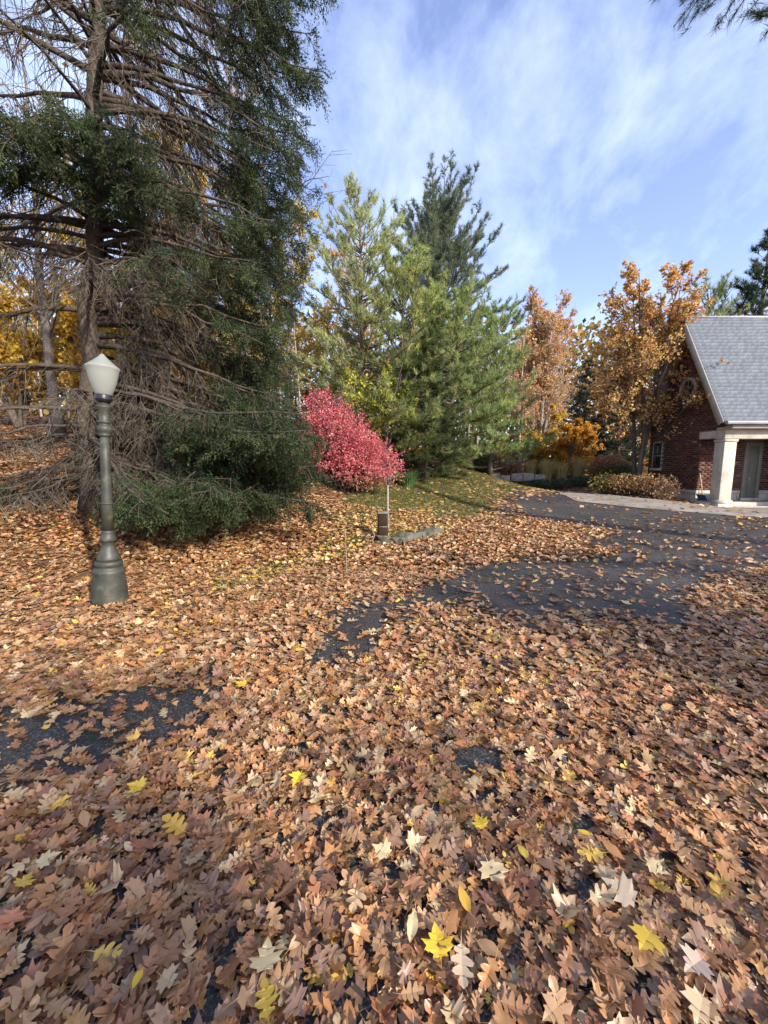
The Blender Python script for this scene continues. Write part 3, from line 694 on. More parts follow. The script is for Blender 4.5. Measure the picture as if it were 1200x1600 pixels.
LEAF_V = np.array([[0, 0, 0], [-.33, .06, .5], [.33, .06, .5], [0, -.03, 1.0]]); LEAF_T = np.array([[0, 2, 1], [1, 2, 3]])
def pal(rng, n, colors, w=None, jit=.2):
    colors = np.array(colors); w = None if w is None else np.array(w) / sum(w)
    c = colors[rng.choice(len(colors), n, p=w)]
    return np.clip(c * rng.uniform(1 - jit, 1 + jit, (n, 1)) * rng.uniform(.93, 1.07, (n, 3)), 0, 1)

def decid(seed, H, r0, colors, w=None, stems=1, stem_spread=.1, clear=.3, n1=16, a1=55, l1=.35, n2=7, n3=5, nl=6, leaf=.11, trop=.08, bare_top=0.0, bark=(.16, .135, .11), wob=.12, keep=1.0, tk=10):
    rng = np.random.default_rng(seed); tr = Acc(); lf = Acc()
    az = rng.uniform(0, 6.28, stems); D = np.stack([np.cos(az) * stem_spread, np.sin(az) * stem_spread, np.ones(stems)], -1)
    S = polyl(np.stack([np.cos(az), np.sin(az), np.zeros(stems)], -1) * r0 * (stems > 1) * 1.5 - np.array([0, 0, .15]), D, np.full(stems, H * .92) * rng.uniform(.85, 1, stems), tk, rng, .05, .03)
    for s in S:
        rad = r0 * (1 - np.linspace(0, 1, tk + 1)) ** .8 + .012; rad[0] *= 1.35
        tube(tr, s, rad, 9, np.array(bark), rough=.06, rng=rng)
    i0 = np.repeat(np.arange(stems), n1); t = rng.uniform(clear, .98, len(i0)); P, Tn = sample(S, i0, t)
    L1 = H * l1 * (1 - .75 * ((t - clear) / (1 - clear))) * rng.uniform(.6, 1.1, len(t))
    B1 = polyl(P, turn(Tn, np.radians(a1) * rng.uniform(.75, 1.2, len(t)), rng) , L1, 5, rng, wob, trop)
    chains(tr, B1, r0 * .36 * (1 - .65 * t), .008, np.array(bark) * .9)
    i1 = np.repeat(np.arange(len(B1)), n2); t1 = rng.uniform(.2, 1, len(i1)); P, Tn = sample(B1, i1, t1)
    L2 = L1[i1] * (.28 + .3 * (1 - t1)) * rng.uniform(.6, 1.2, len(t1)); B2 = polyl(P, turn(Tn, np.radians(45) * rng.uniform(.6, 1.2, len(t1)), rng), L2, 3, rng, wob, trop)
    chains(tr, B2, .014, .005, np.array(bark) * .9)
    i2 = np.repeat(np.arange(len(B2)), n3); t2 = rng.uniform(.2, 1, len(i2)); P, Tn = sample(B2, i2, t2)
    L3 = np.clip(L2[i2] * .5, .12, .7) * rng.uniform(.6, 1.2, len(t2)); B3 = polyl(P, turn(Tn, np.radians(40), rng), L3, 1, rng, wob, trop)
    chains(tr, B3, .006, .003, np.array(bark) * 1.05)
    i3 = np.repeat(np.arange(len(B3)), nl); t3 = rng.uniform(.15, 1, len(i3)); P, Tn = sample(B3, i3, t3)
    hrel = P[:, 2] / H; kp = rng.random(len(P)) < keep * (1 - bare_top * np.clip((hrel - .45) / .5, 0, 1)); P, Tn = P[kp], Tn[kp]
    nrm = unit(rng.standard_normal((len(P), 3)) * .75 + np.array([0, 0, .35])); dr = unit(rng.standard_normal((len(P), 3)) + Tn * .5 + np.array([0, 0, -.45]))
    scatter(lf, LEAF_V, LEAF_T, P, frames(dr, rng), leaf * rng.uniform(.6, 1.25, len(P)), pal(rng, len(P), colors, w))
    return {'trunk': tr.mesh('trunk', M['bark']), 'crown': lf.mesh('crown', M['leaf'])}

def tuft_tpl(n, seed, cone=.9, w=.05, back=.3):
    rng = np.random.default_rng(seed); V = []; T = []
    for i in range(n):
        a = rng.uniform(0, 6.28); e = rng.uniform(.12, cone); b = rng.uniform(-back, .25)
        d = np.array([math.sin(e) * math.cos(a), math.sin(e) * math.sin(a), math.cos(e)]); s = unit(np.cross(d, rng.standard_normal(3))) * w / 2
        o = np.array([0, 0, b]); L_ = rng.uniform(.75, 1.1)
        V += [o - s, o + s, o + d * L_]; T.append((3 * i, 3 * i + 1, 3 * i + 2))
    return np.array(V), np.array(T)
PINE = [tuft_tpl(16, s, 1.05, .085, .6) for s in (1, 2, 3)]

def pine(seed, H, R, r0, colors, w=None, clear=.08, whorl=.5, per=5, elev=(-5, 55), prof=None, tuft=.17, dens=1.0, trop=.06, sweep=.6, bark=(.11, .09, .075), tpl=PINE, extra=None, gap=0.0, n2=9, lean=(0, 0)):
    """whorled conifer; elev = branch angle at the bottom and at the top in degrees"""
    rng = np.random.default_rng(seed); tr = Acc(); cr = Acc(); tk = 10
    z = np.linspace(-.15, H, tk + 1); f = np.clip(z / H, 0, 1)
    S = np.stack([lean[0] * f + rng.normal(0, .02, tk + 1), lean[1] * f + rng.normal(0, .02, tk + 1), z], -1); tube(tr, S, r0 * (1 - f) ** .85 + .012, 9, np.array(bark), rough=.05, rng=rng)
    if prof is None: prof = lambda h: (1 - h) ** .75 * (1 if h > .12 else .6 + 3 * h)
    hs = []; h = clear * H
    while h < H * .985: hs.append(h); h += whorl * rng.uniform(.7, 1.3) * (1 - .35 * h / H)
    hh = np.repeat(np.array(hs), per) + rng.uniform(-.12, .12, len(hs) * per); hh = np.clip(hh, .2, H * .985); hr = hh / H; az = rng.uniform(0, 6.28, len(hh))
    Lb = np.array([prof(x) for x in hr]) * R * rng.uniform(.62, 1.12, len(hh)) + .12
    el = np.radians(elev[0] + (elev[1] - elev[0]) * hr + rng.normal(0, 8, len(hh)))
    if gap: kp = rng.random(len(hh)) > gap; hh, hr, az, Lb, el = hh[kp], hr[kp], az[kp], Lb[kp], el[kp]
    if extra:
        for (eh, ea, eL, ee) in extra:
            hh = np.append(hh, eh * H); hr = np.append(hr, eh); az = np.append(az, math.radians(ea)); Lb = np.append(Lb, eL); el = np.append(el, math.radians(ee))
    P, _ = sample(S[None], np.zeros(len(hh), int), (hh + .15) / (H + .15)); D = np.stack([np.cos(az) * np.cos(el), np.sin(az) * np.cos(el), np.sin(el)], -1)
    B1 = polyl(P, D, Lb, 6, rng, .07, trop); chains(tr, B1, .012 + .012 * Lb, .005, np.array(bark) * 1.1)
    m = np.maximum(3, (n2 * Lb * dens).astype(int)); i1 = np.repeat(np.arange(len(B1)), m); t1 = rng.uniform(.18, 1, len(i1)) ** .8; P, Tn = sample(B1, i1, t1)
    side = unit(np.cross(Tn, UP)) * rng.choice([-1, 1], len(Tn))[:, None]
    D2 = unit(Tn * sweep + side * rng.uniform(.2, .9, (len(Tn), 1)) + rng.standard_normal((len(Tn), 3)) * .2 + UP * .25)
    L2 = (.15 + .34 * Lb[i1] * (1.05 - t1)) * rng.uniform(.5, 1.15, len(i1)); B2 = polyl(P, D2, L2, 3, rng, .08, trop); chains(tr, B2, .007, .003, np.array(bark) * 1.2)
    m2 = np.maximum(2, (L2 * 11 * dens / (tuft / .17)).astype(int)); i2 = np.repeat(np.arange(len(B2)), m2); t2 = rng.uniform(.12, 1.0, len(i2)); P, Tn = sample(B2, i2, t2)
    P2, T2 = sample(B1, np.arange(len(B1)), np.full(len(B1), .999)); P = np.concatenate([P, P2]); Tn = np.concatenate([Tn, T2])
    D3 = unit(Tn + rng.standard_normal((len(Tn), 3)) * .45 + UP * .3); C = pal(rng, len(P), colors, w, .22); which = rng.integers(0, len(tpl), len(P))
    for k, (tv, tt) in enumerate(tpl):
        q = which == k; scatter(cr, tv, tt, P[q], frames(D3[q], rng), tuft * rng.uniform(.7, 1.25, q.sum()), C[q])
    return {'trunk': tr.mesh('trunk', M['bark']), 'crown': cr.mesh('crown', M['needle'])}

def plant(name, label, cat, meshes, x, y, rotz=0.0, group=None, scale=1.0, dz=0.0):
    t = thing(name, label, cat, (x, y, gz(x, y) + dz), rotz, group); t.scale = (scale,) * 3
    for k, me in meshes.items(): link(k, me, t)
    return t
def PX(px, Y): return (px - 600) / 600 * Y * .985

# ------------------------------------------------------------------ the big spruce
def frond_tpl(seed, twigs=4, per=5):
    rng = np.random.default_rng(seed); V = []; T = []; sh = []
    axes = [(np.zeros(3), UP, 1.0, 10)]
    for i in range(twigs):
        s = -1 if i % 2 else 1; t = .18 + .55 * i / twigs; axes.append((UP * t, unit([s * .75, rng.uniform(-.15, .15), .8]), .45 * (1.1 - t * .6), per))
    for o, d, L_, n in axes:
        a = unit(np.cross(d, [.2, .9, .1])); b = np.cross(d, a)
        for k in range(n):
            t = (k + rng.random()) / n; az = rng.uniform(0, 6.28); r = math.cos(az) * a + math.sin(az) * b
            nd = unit(d * .75 + r * .75); p = o + d * L_ * t; s = unit(np.cross(nd, rng.standard_normal(3))) * .031; q = p + nd * .14 * rng.uniform(.8, 1.2); i0 = len(V)
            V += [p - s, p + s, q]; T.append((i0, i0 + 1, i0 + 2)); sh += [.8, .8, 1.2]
    return np.array(V), np.array(T), np.array(sh)
FROND = [frond_tpl(s) for s in (1, 2, 3, 4)]
def spruce(seed, base, top, H, rules, explicit):
    rng = np.random.default_rng(seed); tr = Acc(); br = Acc(); cr = Acc(); dead = Acc()
    k = 16; f = np.linspace(0, 1, k + 1); lean = (top - base) / (top[2] - base[2])
    S = lean[None] * (f * H)[:, None] + rng.normal(0, .025, (k + 1, 3)) * np.array([1, 1, 0]); S[0, 2] = -.2
    rad = .165 * (1 - f * .68); rad[0] *= 1.35; rad[1] *= 1.04
    tube(tr, S, rad, 14, np.array((.085, .068, .055)), rough=.05, rng=rng)
    br_list = []
    for z in np.arange(.5, H - .3, .27):
        n = 5 if z < 11 else 4
        for j in range(n): br_list.append((z + rng.uniform(-.12, .12), rng.uniform(-180, 180)))
    prim = []
    for z, az in br_list:
        r = rules(z, az, rng)
        if r: prim.append((z, az) + r)
    prim += explicit
    Fp, Fd, Fc, Fs = [], [], [], []
    for z, az, L_, e0, droop, alive, dens in prim:
        a = math.radians(az); hd = np.array([math.cos(a), math.sin(a), 0]); t = np.linspace(0, 1, 9)[:, None]
        b = lean * z
        P = b + hd * (L_ * t) + UP * L_ * (math.tan(math.radians(e0)) * t - droop * t ** 1.6 + .30 * np.maximum(0, t - .6) ** 2 * 2) + rng.normal(0, .018 * L_, (9, 3)) * t
        r0 = .012 + .011 * L_; tube(br, P, np.linspace(r0, .006, 9), 6, np.array((.075, .06, .048)))
        pts = P[None]; n2 = int(L_ * 13); t2 = np.sort(rng.uniform(.1, 1, n2)); B, Tn = sample(pts, np.zeros(n2, int), t2)
        side = unit(np.cross(Tn, UP)) * rng.choice([-1, 1], n2)[:, None]
        D = unit(Tn * .55 + side * rng.uniform(.45, 1, (n2, 1)) - UP * rng.uniform(.15, .75, (n2, 1)))
        L2 = (.22 + .42 * (1.1 - t2) * min(L_, 3) * .6) * rng.uniform(.6, 1.25, n2); liv = t2 + rng.normal(0, .08, n2) > alive
        Q = polyl(B, D, L2, 3, rng, .12, -.17)
        chains(br, Q, .0075, .0035, np.where(liv[:, None], np.array([[.09, .07, .052]]), np.array([[.08, .068, .056]])))
        # bare side twigs on the inner branchlets
        dl = np.where(~liv)[0]
        if len(dl):
            i = np.repeat(dl, 3); B3, T3 = sample(Q, i, rng.uniform(.15, 1, len(i))); L3 = rng.uniform(.12, .42, len(i)); Q3 = polyl(B3, turn(T3, .8, rng) - UP * .25, L3, 2, rng, .25, -.05)
            chains(dead, Q3, .0036, .0018, pal(rng, len(Q3), [(.10, .078, .055), (.14, .115, .085), (.19, .185, .155)], [5, 3, 1]))
        al = np.where(liv)[0]
        if len(al):
            m = np.maximum(2, (L2[al] * 15 * dens).astype(int)); i = np.repeat(al, m); tt = rng.uniform(.08, 1, len(i)); B3, T3 = sample(Q, i, tt)
            sd = unit(np.cross(T3, UP) + 1e-6) * rng.choice([-1, 1], len(i))[:, None]
            D3 = unit(T3 * .8 + sd * rng.uniform(0, .9, (len(i), 1)) + rng.standard_normal((len(i), 3)) * .22 - UP * .12)
            pf = rng.uniform(.65, 1.4); sf = rng.uniform(.7, 1.35, n2)[i][:, None]; Fp.append(B3); Fd.append(D3); Fs.append(rng.uniform(.17, .31, len(i)))
            Fc.append(pal(rng, len(i), [(.030, .048, .020), (.050, .074, .029), (.076, .10, .042), (.115, .12, .052)], [4, 5, 3, 1], .2) * pf * sf)
            m = max(2, int(L_ * 4)); tt = rng.uniform(min(max(alive, .5), .95), 1, m); B4, T4 = sample(pts, np.zeros(m, int), tt); Fp.append(B4); Fd.append(unit(T4 + rng.standard_normal((m, 3)) * .3)); Fs.append(rng.uniform(.16, .26, m)); Fc.append(pal(rng, m, [(.04, .07, .035), (.06, .095, .05)]))
    Fp = np.concatenate(Fp); Fd = np.concatenate(Fd); Fc = np.concatenate(Fc); Fs = np.concatenate(Fs); print('spruce fronds', len(Fp))
    which = rng.integers(0, len(FROND), len(Fp))
    for q_, (tv, tt, sh) in enumerate(FROND):
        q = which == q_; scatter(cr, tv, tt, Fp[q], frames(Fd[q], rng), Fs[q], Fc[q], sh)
    return {'trunk': tr.mesh('trunk', M['bark'], True), 'branches': br.mesh('branches', M['bark']), 'dead_twigs': dead.mesh('dead_twigs', M['twig']), 'crown': cr.mesh('crown', M['needle'])}

sp_base = at(138, 796, 7.0); sp_top = at(149, 60, 7.0)
def sp_rules(z, az, rng):
    right = -50 < az < 75; front = -125 < az <= -50; back = 75 <= az < 125
    if z > 10.5:                                    # above the frame
        return (max(.6, 3.4 * (1 - (z - 10.5) / 8)) * rng.uniform(.7, 1), 5, .3, .45, .3) if rng.random() < .5 else None
    if right:
        L_ = rng.uniform(2.9, 3.5) * (1 if z > 1.2 else .95)
        if az < -14 and 1.3 < z < 5.6: return (L_ * .88, 10, .45, .70, .75) if rng.random() < .7 else None
        if z < 1.0: return (L_ * .9, 2, .12, .38, 1.0)
        if z < 3.0: return (L_, 8, .5, .66, 1.0)
        if z > 5.5 and az < 5 and rng.random() < .35: return None
        return (L_, 16, .55, (.60 if az < 15 else .54), 1.1)
    if front:
        if z < 1.0: return (rng.uniform(1.2, 2.0), -4, .2, 1.3, .8) if rng.random() < .6 else None
        if z < 4.4: return (rng.uniform(1.4, 2.5), 8, .35, 1.3, .6) if rng.random() < .6 else None
        return (rng.uniform(1.6, 2.2), 12, .4, 1.3, .9) if rng.random() < .3 else None
    if back: return (rng.uniform(2.2, 3.4), 12, .4, .8, .6) if rng.random() < .7 else None
    if z < 4.6: return (rng.uniform(2.0, 3.6), 8, .40, .95 if z > 3.4 else 1.2, .7) if rng.random() < .42 else None
    if z < 6.6: return (rng.uniform(2.4, 3.8), 10, .45, .72, .8) if rng.random() < .6 else None
    return (rng.uniform(2.4, 3.6), 24, .25, 1.15, .7) if rng.random() < .75 else None
sp_ex = []
_r = np.random.default_rng(5)
for i in range(12): sp_ex.append((_r.uniform(4.9, 6.0), _r.uniform(-95, -28), _r.uniform(1.7, 2.6), 6, .50, .25, 1.1))        # dense bough facing the camera
for i in range(5): sp_ex.append((_r.uniform(4.2, 5.0), _r.uniform(-160, -120), _r.uniform(2.0, 3.0), 4, .45, .55, .9))
for i in range(4): sp_ex.append((_r.uniform(.5, .9), _r.uniform(-175, -140), _r.uniform(1.6, 2.4), -5, .15, .5, 1.0))
for i in range(12): sp_ex.append((_r.uniform(.55, 1.1), _r.uniform(-34, -2), _r.uniform(2.4, 3.7), -3, .18, .4, 1.1))         # skirt
for i in range(8): sp_ex.append((_r.uniform(2.2, 3.0), _r.uniform(-14, 25), _r.uniform(3.3, 3.9), 2, .42, .6, 1.0))
for i in range(46):
    z = _r.uniform(1.8, 9.6); sp_ex.append((z, _r.uniform(-10, 62), _r.uniform(2.9, 3.5), 14, .58, .70, 1.35))                 # curtain of boughs on the open side
for i in range(16): sp_ex.append((_r.uniform(.8, 2.1), _r.uniform(-20, 6), _r.uniform(3.5, 4.4), 4, .30, .5, 1.2))             # low skirt reaching over the lawn edge
sp = spruce(21, sp_base, sp_top, 14.0, sp_rules, sp_ex)
sp_t = thing('spruce_tree', 'large dark green spruce with drooping boughs and bare inner twigs behind the lamp post', 'tree', tuple(sp_base))
for k, me in sp.items(): link(k, me, sp_t)

# ------------------------------------------------------------------ pines in the middle
G1 = [(.24, .32, .11), (.30, .37, .13), (.38, .43, .14), (.17, .25, .09)]
young = pine(31, 9.4, 3.5, .11, [(.33, .39, .16), (.38, .43, .18), (.44, .46, .18), (.24, .30, .13)], clear=.10, whorl=.46, per=6, elev=(-2, 40), tuft=.22, dens=.62, trop=.07, prof=lambda h: (1 - h) ** .45 * 1.05 + .12, n2=7, bark=(.2, .17, .13))
plant('pine_tree', 'young feathery light green pine standing next to the big spruce', 'tree', young, PX(566, 16), 16.0)
tall = pine(32, 12.8, 4.6, .26, [(.10, .145, .085), (.13, .175, .10), (.16, .20, .12), (.20, .235, .14)], clear=.32, whorl=.5, per=5, elev=(4, 60), tuft=.25, dens=.9, trop=.05,
            prof=lambda h: .85 if h < .6 else 1.0 - .18 * (h - .6) / .4, n2=6,
            extra=[(.62, 5, 5.8, 12), (.56, -8, 5.9, 2), (.68, 15, 5.2, 28), (.76, 0, 4.8, 40), (.72, -30, 4.6, 34), (.70, 170, 4.4, 36)], bark=(.12, .10, .085))
plant('pine_tree', 'tallest dark pine with upswept crown rising above the lawn', 'tree', tall, PX(684, 24), 24.0)
front = pine(33, 6.8, 3.9, .16, G1, clear=.03, whorl=.40, per=6, elev=(-8, 42), tuft=.22, dens=.8, trop=.05, prof=lambda h: (1 - h) ** .32 * (1 if h > .1 else .8), n2=8, gap=.12)
plant('pine_tree', 'broad bushy green pine right above the lawn edge in the middle', 'tree', front, PX(705, 17.2), 17.2)
front2 = pine(34, 7.6, 3.3, .14, [(.32, .38, .13), (.38, .43, .14), (.46, .46, .14), (.23, .30, .11)], clear=.05, whorl=.42, per=5, elev=(-5, 48), tuft=.21, dens=.75, trop=.07, n2=7, gap=.15, prof=lambda h: (1 - h) ** .35)
plant('pine_tree', 'yellowish green pine between the red bush and the broad pine', 'tree', front2, PX(628, 15.6), 15.6, 1.2)
front3 = pine(35, 7.0, 2.9, .12, [(.30, .39, .15), (.36, .44, .16), (.23, .32, .12)], clear=.05, whorl=.42, per=5, elev=(0, 48), tuft=.21, dens=.75, trop=.07, n2=7, gap=.15, prof=lambda h: (1 - h) ** .4)
plant('pine_tree', 'soft light green pine with long boughs nearest the driveway end', 'tree', front3, PX(768, 18.0), 18.0, .6)
hem = pine(36, 5.2, 2.0, .10, [(.06, .09, .035), (.085, .12, .045), (.13, .15, .05)], clear=.02, whorl=.28, per=6, elev=(-8, 30), tuft=.2, dens=1.0, trop=0, n2=9)
plant('hemlock', 'low dark green hemlock at the foot of the broad pine', 'tree', hem, PX(665, 15.2), 15.2)
dark = pine(37, 9.5, 2.2, .15, [(.02, .036, .025), (.03, .05, .033), (.045, .07, .045)], clear=.04, whorl=.38, per=6, elev=(-12, 25), tuft=.26, dens=.8, trop=-.01, n2=8)
plant('fir_tree', 'dark fir behind the orange shrubs at the end of the driveway', 'tree', dark, PX(912, 23), 23.0, scale=.68)
plant('fir_tree', 'dark blue green fir half hidden behind the ochre tree', 'tree', dark, PX(966, 22), 22.0, 1.9, scale=.72)
rb = pine(38, 13.4, 4.3, .25, [(.03, .055, .032), (.045, .075, .04), (.065, .10, .05)], clear=.15, whorl=.55, per=5, elev=(5, 35), tuft=.28, dens=.9, trop=.03, n2=7, gap=.1)
plant('pine_tree', 'dark pine with layered boughs behind the house roof at the picture edge', 'tree', rb, PX(1166, 22.5), 22.5)
plant('pine_tree', 'thin light pine top showing above the roof ridge', 'tree', young, PX(1086, 24), 24.0, 2.2, scale=1.12)

# ------------------------------------------------------------------ broadleaved trees
OCH = [(.62, .36, .12), (.67, .44, .15), (.58, .28, .10), (.70, .52, .20), (.48, .20, .09)]
ochre = decid(41, 9.2, .07, OCH, [4, 4, 3, 2, 1], stems=4, stem_spread=.07, clear=.2, n1=21, a1=50, l1=.31, n2=9, n3=6, nl=6, leaf=.10, trop=.06, bark=(.13, .11, .09), keep=.85)
plant('autumn_tree', 'ochre leaved multi stemmed tree in front of the brick gable', 'tree', ochre, 9.9, 15.2)
ORG = [(.64, .35, .15), (.68, .43, .18), (.58, .28, .15), (.72, .52, .20)]
fast = decid(42, 10.4, .10, ORG, stems=4, stem_spread=.13, clear=.2, n1=34, a1=32, l1=.27, n2=9, n3=6, nl=5, leaf=.085, trop=.09, bare_top=.4, bark=(.30, .26, .22), keep=.95)
plant('autumn_tree', 'tall orange tree with bare upright twigs at its top beyond the lawn', 'tree', fast, PX(836, 22), 22.0)
fast2 = decid(43, 9.2, .10, ORG, stems=2, stem_spread=.08, clear=.25, n1=22, a1=30, l1=.24, n2=8, n3=5, nl=4, leaf=.11, trop=.09, bare_top=.5, bark=(.34, .30, .26), keep=.7)
plant('autumn_tree', 'pale trunked orange tree beside the soft light green pine', 'tree', fast2, PX(812, 21), 21.0, .8)
YEL = [(.66, .46, .08), (.70, .54, .12), (.60, .36, .06), (.52, .44, .09)]
ORB = [(.60, .32, .09), (.52, .25, .08), (.66, .42, .11)]
wood_a = decid(44, 13.0, .13, YEL, clear=.14, n1=26, a1=55, l1=.25, n2=8, n3=5, nl=6, leaf=.14, trop=.06, bare_top=.75, bark=(.19, .165, .14), keep=1.0)
wood_b = decid(45, 12.5, .12, ORB + YEL[:1], clear=.18, n1=20, a1=52, l1=.27, n2=8, n3=5, nl=4, leaf=.13, trop=.07, bare_top=.5, bark=(.16, .135, .115), keep=.8)
wood_c = decid(46, 15.0, .15, ORB, clear=.25, n1=26, a1=45, l1=.25, n2=9, n3=5, nl=2, leaf=.12, trop=.09, bare_top=.3, bark=(.14, .12, .105), keep=.22)
wl_ = [('a', -16.5, 15.5), ('b', -13.6, 13.0), ('a', -11.6, 17.5), ('c', -9.8, 11.8), ('a', -9.0, 15.8), ('b', -7.4, 19.0), ('a', -6.2, 14.6), ('c', -4.6, 13.2), ('a', -4.4, 18.2), ('b', -20, 20), ('a', -15, 22), ('b', -10.5, 23), ('c', -13.2, 9.6), ('a', -7.8, 24), ('c', -6.6, 11.2)]
ORD = ['first', 'second', 'third', 'fourth', 'fifth', 'sixth', 'seventh', 'eighth', 'ninth', 'tenth', 'eleventh', 'twelfth']
wl_lab = {'a': 'slender yellow leaved tree on the slope behind the spruce', 'b': 'orange leaved tree on the slope behind the spruce', 'c': 'nearly bare grey tree on the slope behind the spruce'}
for kk in 'abc':
    same = sorted([(x / y, i) for i, (k, x, y) in enumerate(wl_) if k == kk])
    for rank, (_, i) in enumerate(same):
        k, x, y = wl_[i]
        plant('wood_tree', wl_lab[k] + f', {ORD[rank]} from the picture edge', 'tree', {'a': wood_a, 'b': wood_b, 'c': wood_c}[k], x, y, i * 1.7, 'trees of the wood behind the spruce', scale=.85 + .3 * ((i * 37) % 10) / 10)
plant('wood_tree', 'pinkish orange tree showing between the spruce and the young pine', 'tree', wood_b, PX(520, 21), 21.0, 2.0, scale=.92)
plant('wood_tree', 'orange tree glowing behind the young pine and the tall pine', 'tree', wood_b, PX(604, 22.5), 22.5, .4, scale=.82)
plant('wood_tree', 'yellow tree low behind the red bush', 'tree', wood_a, PX(560, 19), 19.0, 1.0, scale=.6)
plant('autumn_tree', 'orange tree top just above the shingle roof ridge', 'tree', wood_b, PX(1140, 24.5), 24.5, 2.8, scale=1.0)
plant('autumn_tree', 'russet tree behind the dark fir and ochre tree', 'tree', wood_b, PX(945, 25), 25.0, 1.1, scale=.8)
plant('autumn_tree', 'grey bare tree behind the tall orange tree', 'tree', wood_c, PX(868, 27), 27.0, 1.5, scale=.78)

def shrub(seed, lobes, colors, w, n, leaf, stems=26, mat='leaf', shell=.55, twig=(.09, .065, .05), under=None, under_z=0, sprig=0.0):
    """lobes: (x,y,z,rx,ry,rz) ellipsoids that hold the leaves; stems rise from the base to them"""
    rng = np.random.default_rng(seed); st = Acc(); lf = Acc(); lob = np.array(lobes, float); vol = lob[:, 3] * lob[:, 4] * lob[:, 5]; k = rng.choice(len(lob), n, p=vol / vol.sum())
    d = unit(rng.standard_normal((n, 3))); r = shell + (1 - shell) * rng.random((n, 1)) ** .7; r *= 1 + .16 * np.sin(d[:, :1] * 9 + k[:, None]) * np.cos(d[:, 1:2] * 8 + d[:, 2:] * 7)
    P = lob[k, :3] + d * lob[k, 3:] * r; sp_ = int(sprig * n)
    if sp_:
        g_ = max(1, sp_ // 14); src = rng.choice(n, g_); q = np.repeat(src, 14)[:sp_]; P[:len(q)] = lob[k[q], :3] + (P[q] - lob[k[q], :3]) * (1 + rng.random((len(q), 1)) * .34) + rng.normal(0, .018, (len(q), 3)); d[:len(q)] = d[q]
    kp = P[:, 2] > .04; P = P[kp]; d = d[kp]; C = pal(rng, len(P), colors, w, .22)
    if under is not None:
        q = P[:, 2] + rng.normal(0, .15, len(P)) < under_z; C[q] = pal(rng, q.sum(), under)
    scatter(lf, LEAF_V, LEAF_T, P, frames(unit(d * .6 + rng.standard_normal((len(P), 3)) * .8), rng), leaf * rng.uniform(.6, 1.3, len(P)), C)
    j = rng.choice(len(P), min(len(P), stems * 14)); tip = P[j]; cen = lob[:, :3].mean(0); b = np.stack([rng.normal(cen[0], .22 * lob[:, 3].max(), len(j)), rng.normal(cen[1], .22 * lob[:, 4].max(), len(j)), np.full(len(j), -.05)], -1)
    f = np.linspace(0, 1, 5)[None, :, None]; pts = b[:, None] * (1 - f) + tip[:, None] * f + np.array([0, 0, .25]) * np.sin(f * 3.14) * (tip[:, None, 2:] * .4) + rng.normal(0, .03, (len(j), 5, 3)) * f
    chains(st, pts, .010, .003, np.array(twig)); return {'stems': st.mesh('stems', M['twig']), 'leaves': lf.mesh('leaves', M[mat])}
RED = [(.57, .11, .145), (.62, .17, .19), (.49, .08, .11), (.66, .29, .27), (.62, .37, .29)]
bb = at(545, 768, 11.6); s_ = 11.6 / 600
rbush = shrub(51, [(-.75, .3, 2.05, .75, .8, .95), (-.35, 0, 1.55, .9, .9, .95), (.25, 0, 1.1, .8, .85, .8), (.95, -.1, .75, .7, .75, .62), (.35, -.35, .55, .9, .8, .5), (-1.3, .3, 1.2, .7, .9, .95), (.65, .2, 1.25, .5, .5, .42)], RED, [4, 5, 3, 3, 1.5], 32000, .056, stems=40, under=[(.40, .26, .14), (.48, .34, .2), (.34, .10, .08)], under_z=.42, shell=.5, sprig=.42, twig=(.05, .035, .03))
plant('burning_bush', 'bright crimson red bush at the edge of the lawn beside the spruce', 'bush', rbush, bb[0], bb[1])
ygs = decid(52, 4.6, .035, [(.42, .42, .05), (.50, .46, .07), (.28, .33, .05), (.22, .28, .05)], stems=6, stem_spread=.28, clear=.25, n1=9, a1=50, l1=.3, n2=6, n3=4, nl=5, leaf=.11, trop=.05, keep=.7)
plant('shrub', 'bright yellow green shrub just behind the red bush', 'bush', ygs, PX(592, 14.4), 14.4)
ors = decid(53, 3.6, .035, [(.62, .30, .03), (.58, .36, .05), (.50, .22, .03)], stems=8, stem_spread=.4, clear=.15, n1=9, a1=55, l1=.36, n2=6, n3=5, nl=6, leaf=.12, trop=.04, keep=.8)
plant('shrub', 'glowing orange shrub behind the ornamental grasses', 'bush', ors, PX(890, 20.6), 20.6)
yos = decid(54, 4.4, .035, [(.62, .40, .05), (.66, .48, .08), (.52, .28, .04)], stems=8, stem_spread=.3, clear=.12, n1=9, a1=55, l1=.32, n2=6, n3=5, nl=6, leaf=.12, trop=.04, keep=.8)
plant('shrub', 'yellow orange shrub at the foot of the tall orange tree', 'bush', yos, PX(842, 21.2), 21.2, .4)
for i, (x, y, s__, lab) in enumerate([(-8.6, 12.6, 1.0, 'golden yellow understorey bush on the slope directly behind the lamp post'), (-12.6, 13.6, 1.25, 'golden yellow understorey bush on the slope at the picture edge'), (-5.6, 13.4, 1.1, 'golden yellow understorey bush behind the spruce boughs'), (-10.4, 15.2, 1.4, 'taller golden understorey bush far up the slope behind the trunk')]):
    plant('shrub', lab, 'bush', yos, x, y, i * 1.3, 'understorey bushes on the wooded slope', scale=s__)
pk = shrub(55, [(0, 0, .7, 1.0, .8, .6)], [(.42, .20, .12), (.36, .14, .09), (.46, .28, .15), (.2, .16, .08)], None, 3500, .09)
plant('shrub', 'dull pink brown shrub beside the ochre tree trunk', 'bush', pk, PX(955, 18.5), 18.5)
plant('shrub', 'pinkish undergrowth bush below the pale trunks beyond the stone blocks', 'bush', pk, PX(795, 20.2), 20.2, 1.0, scale=.8)
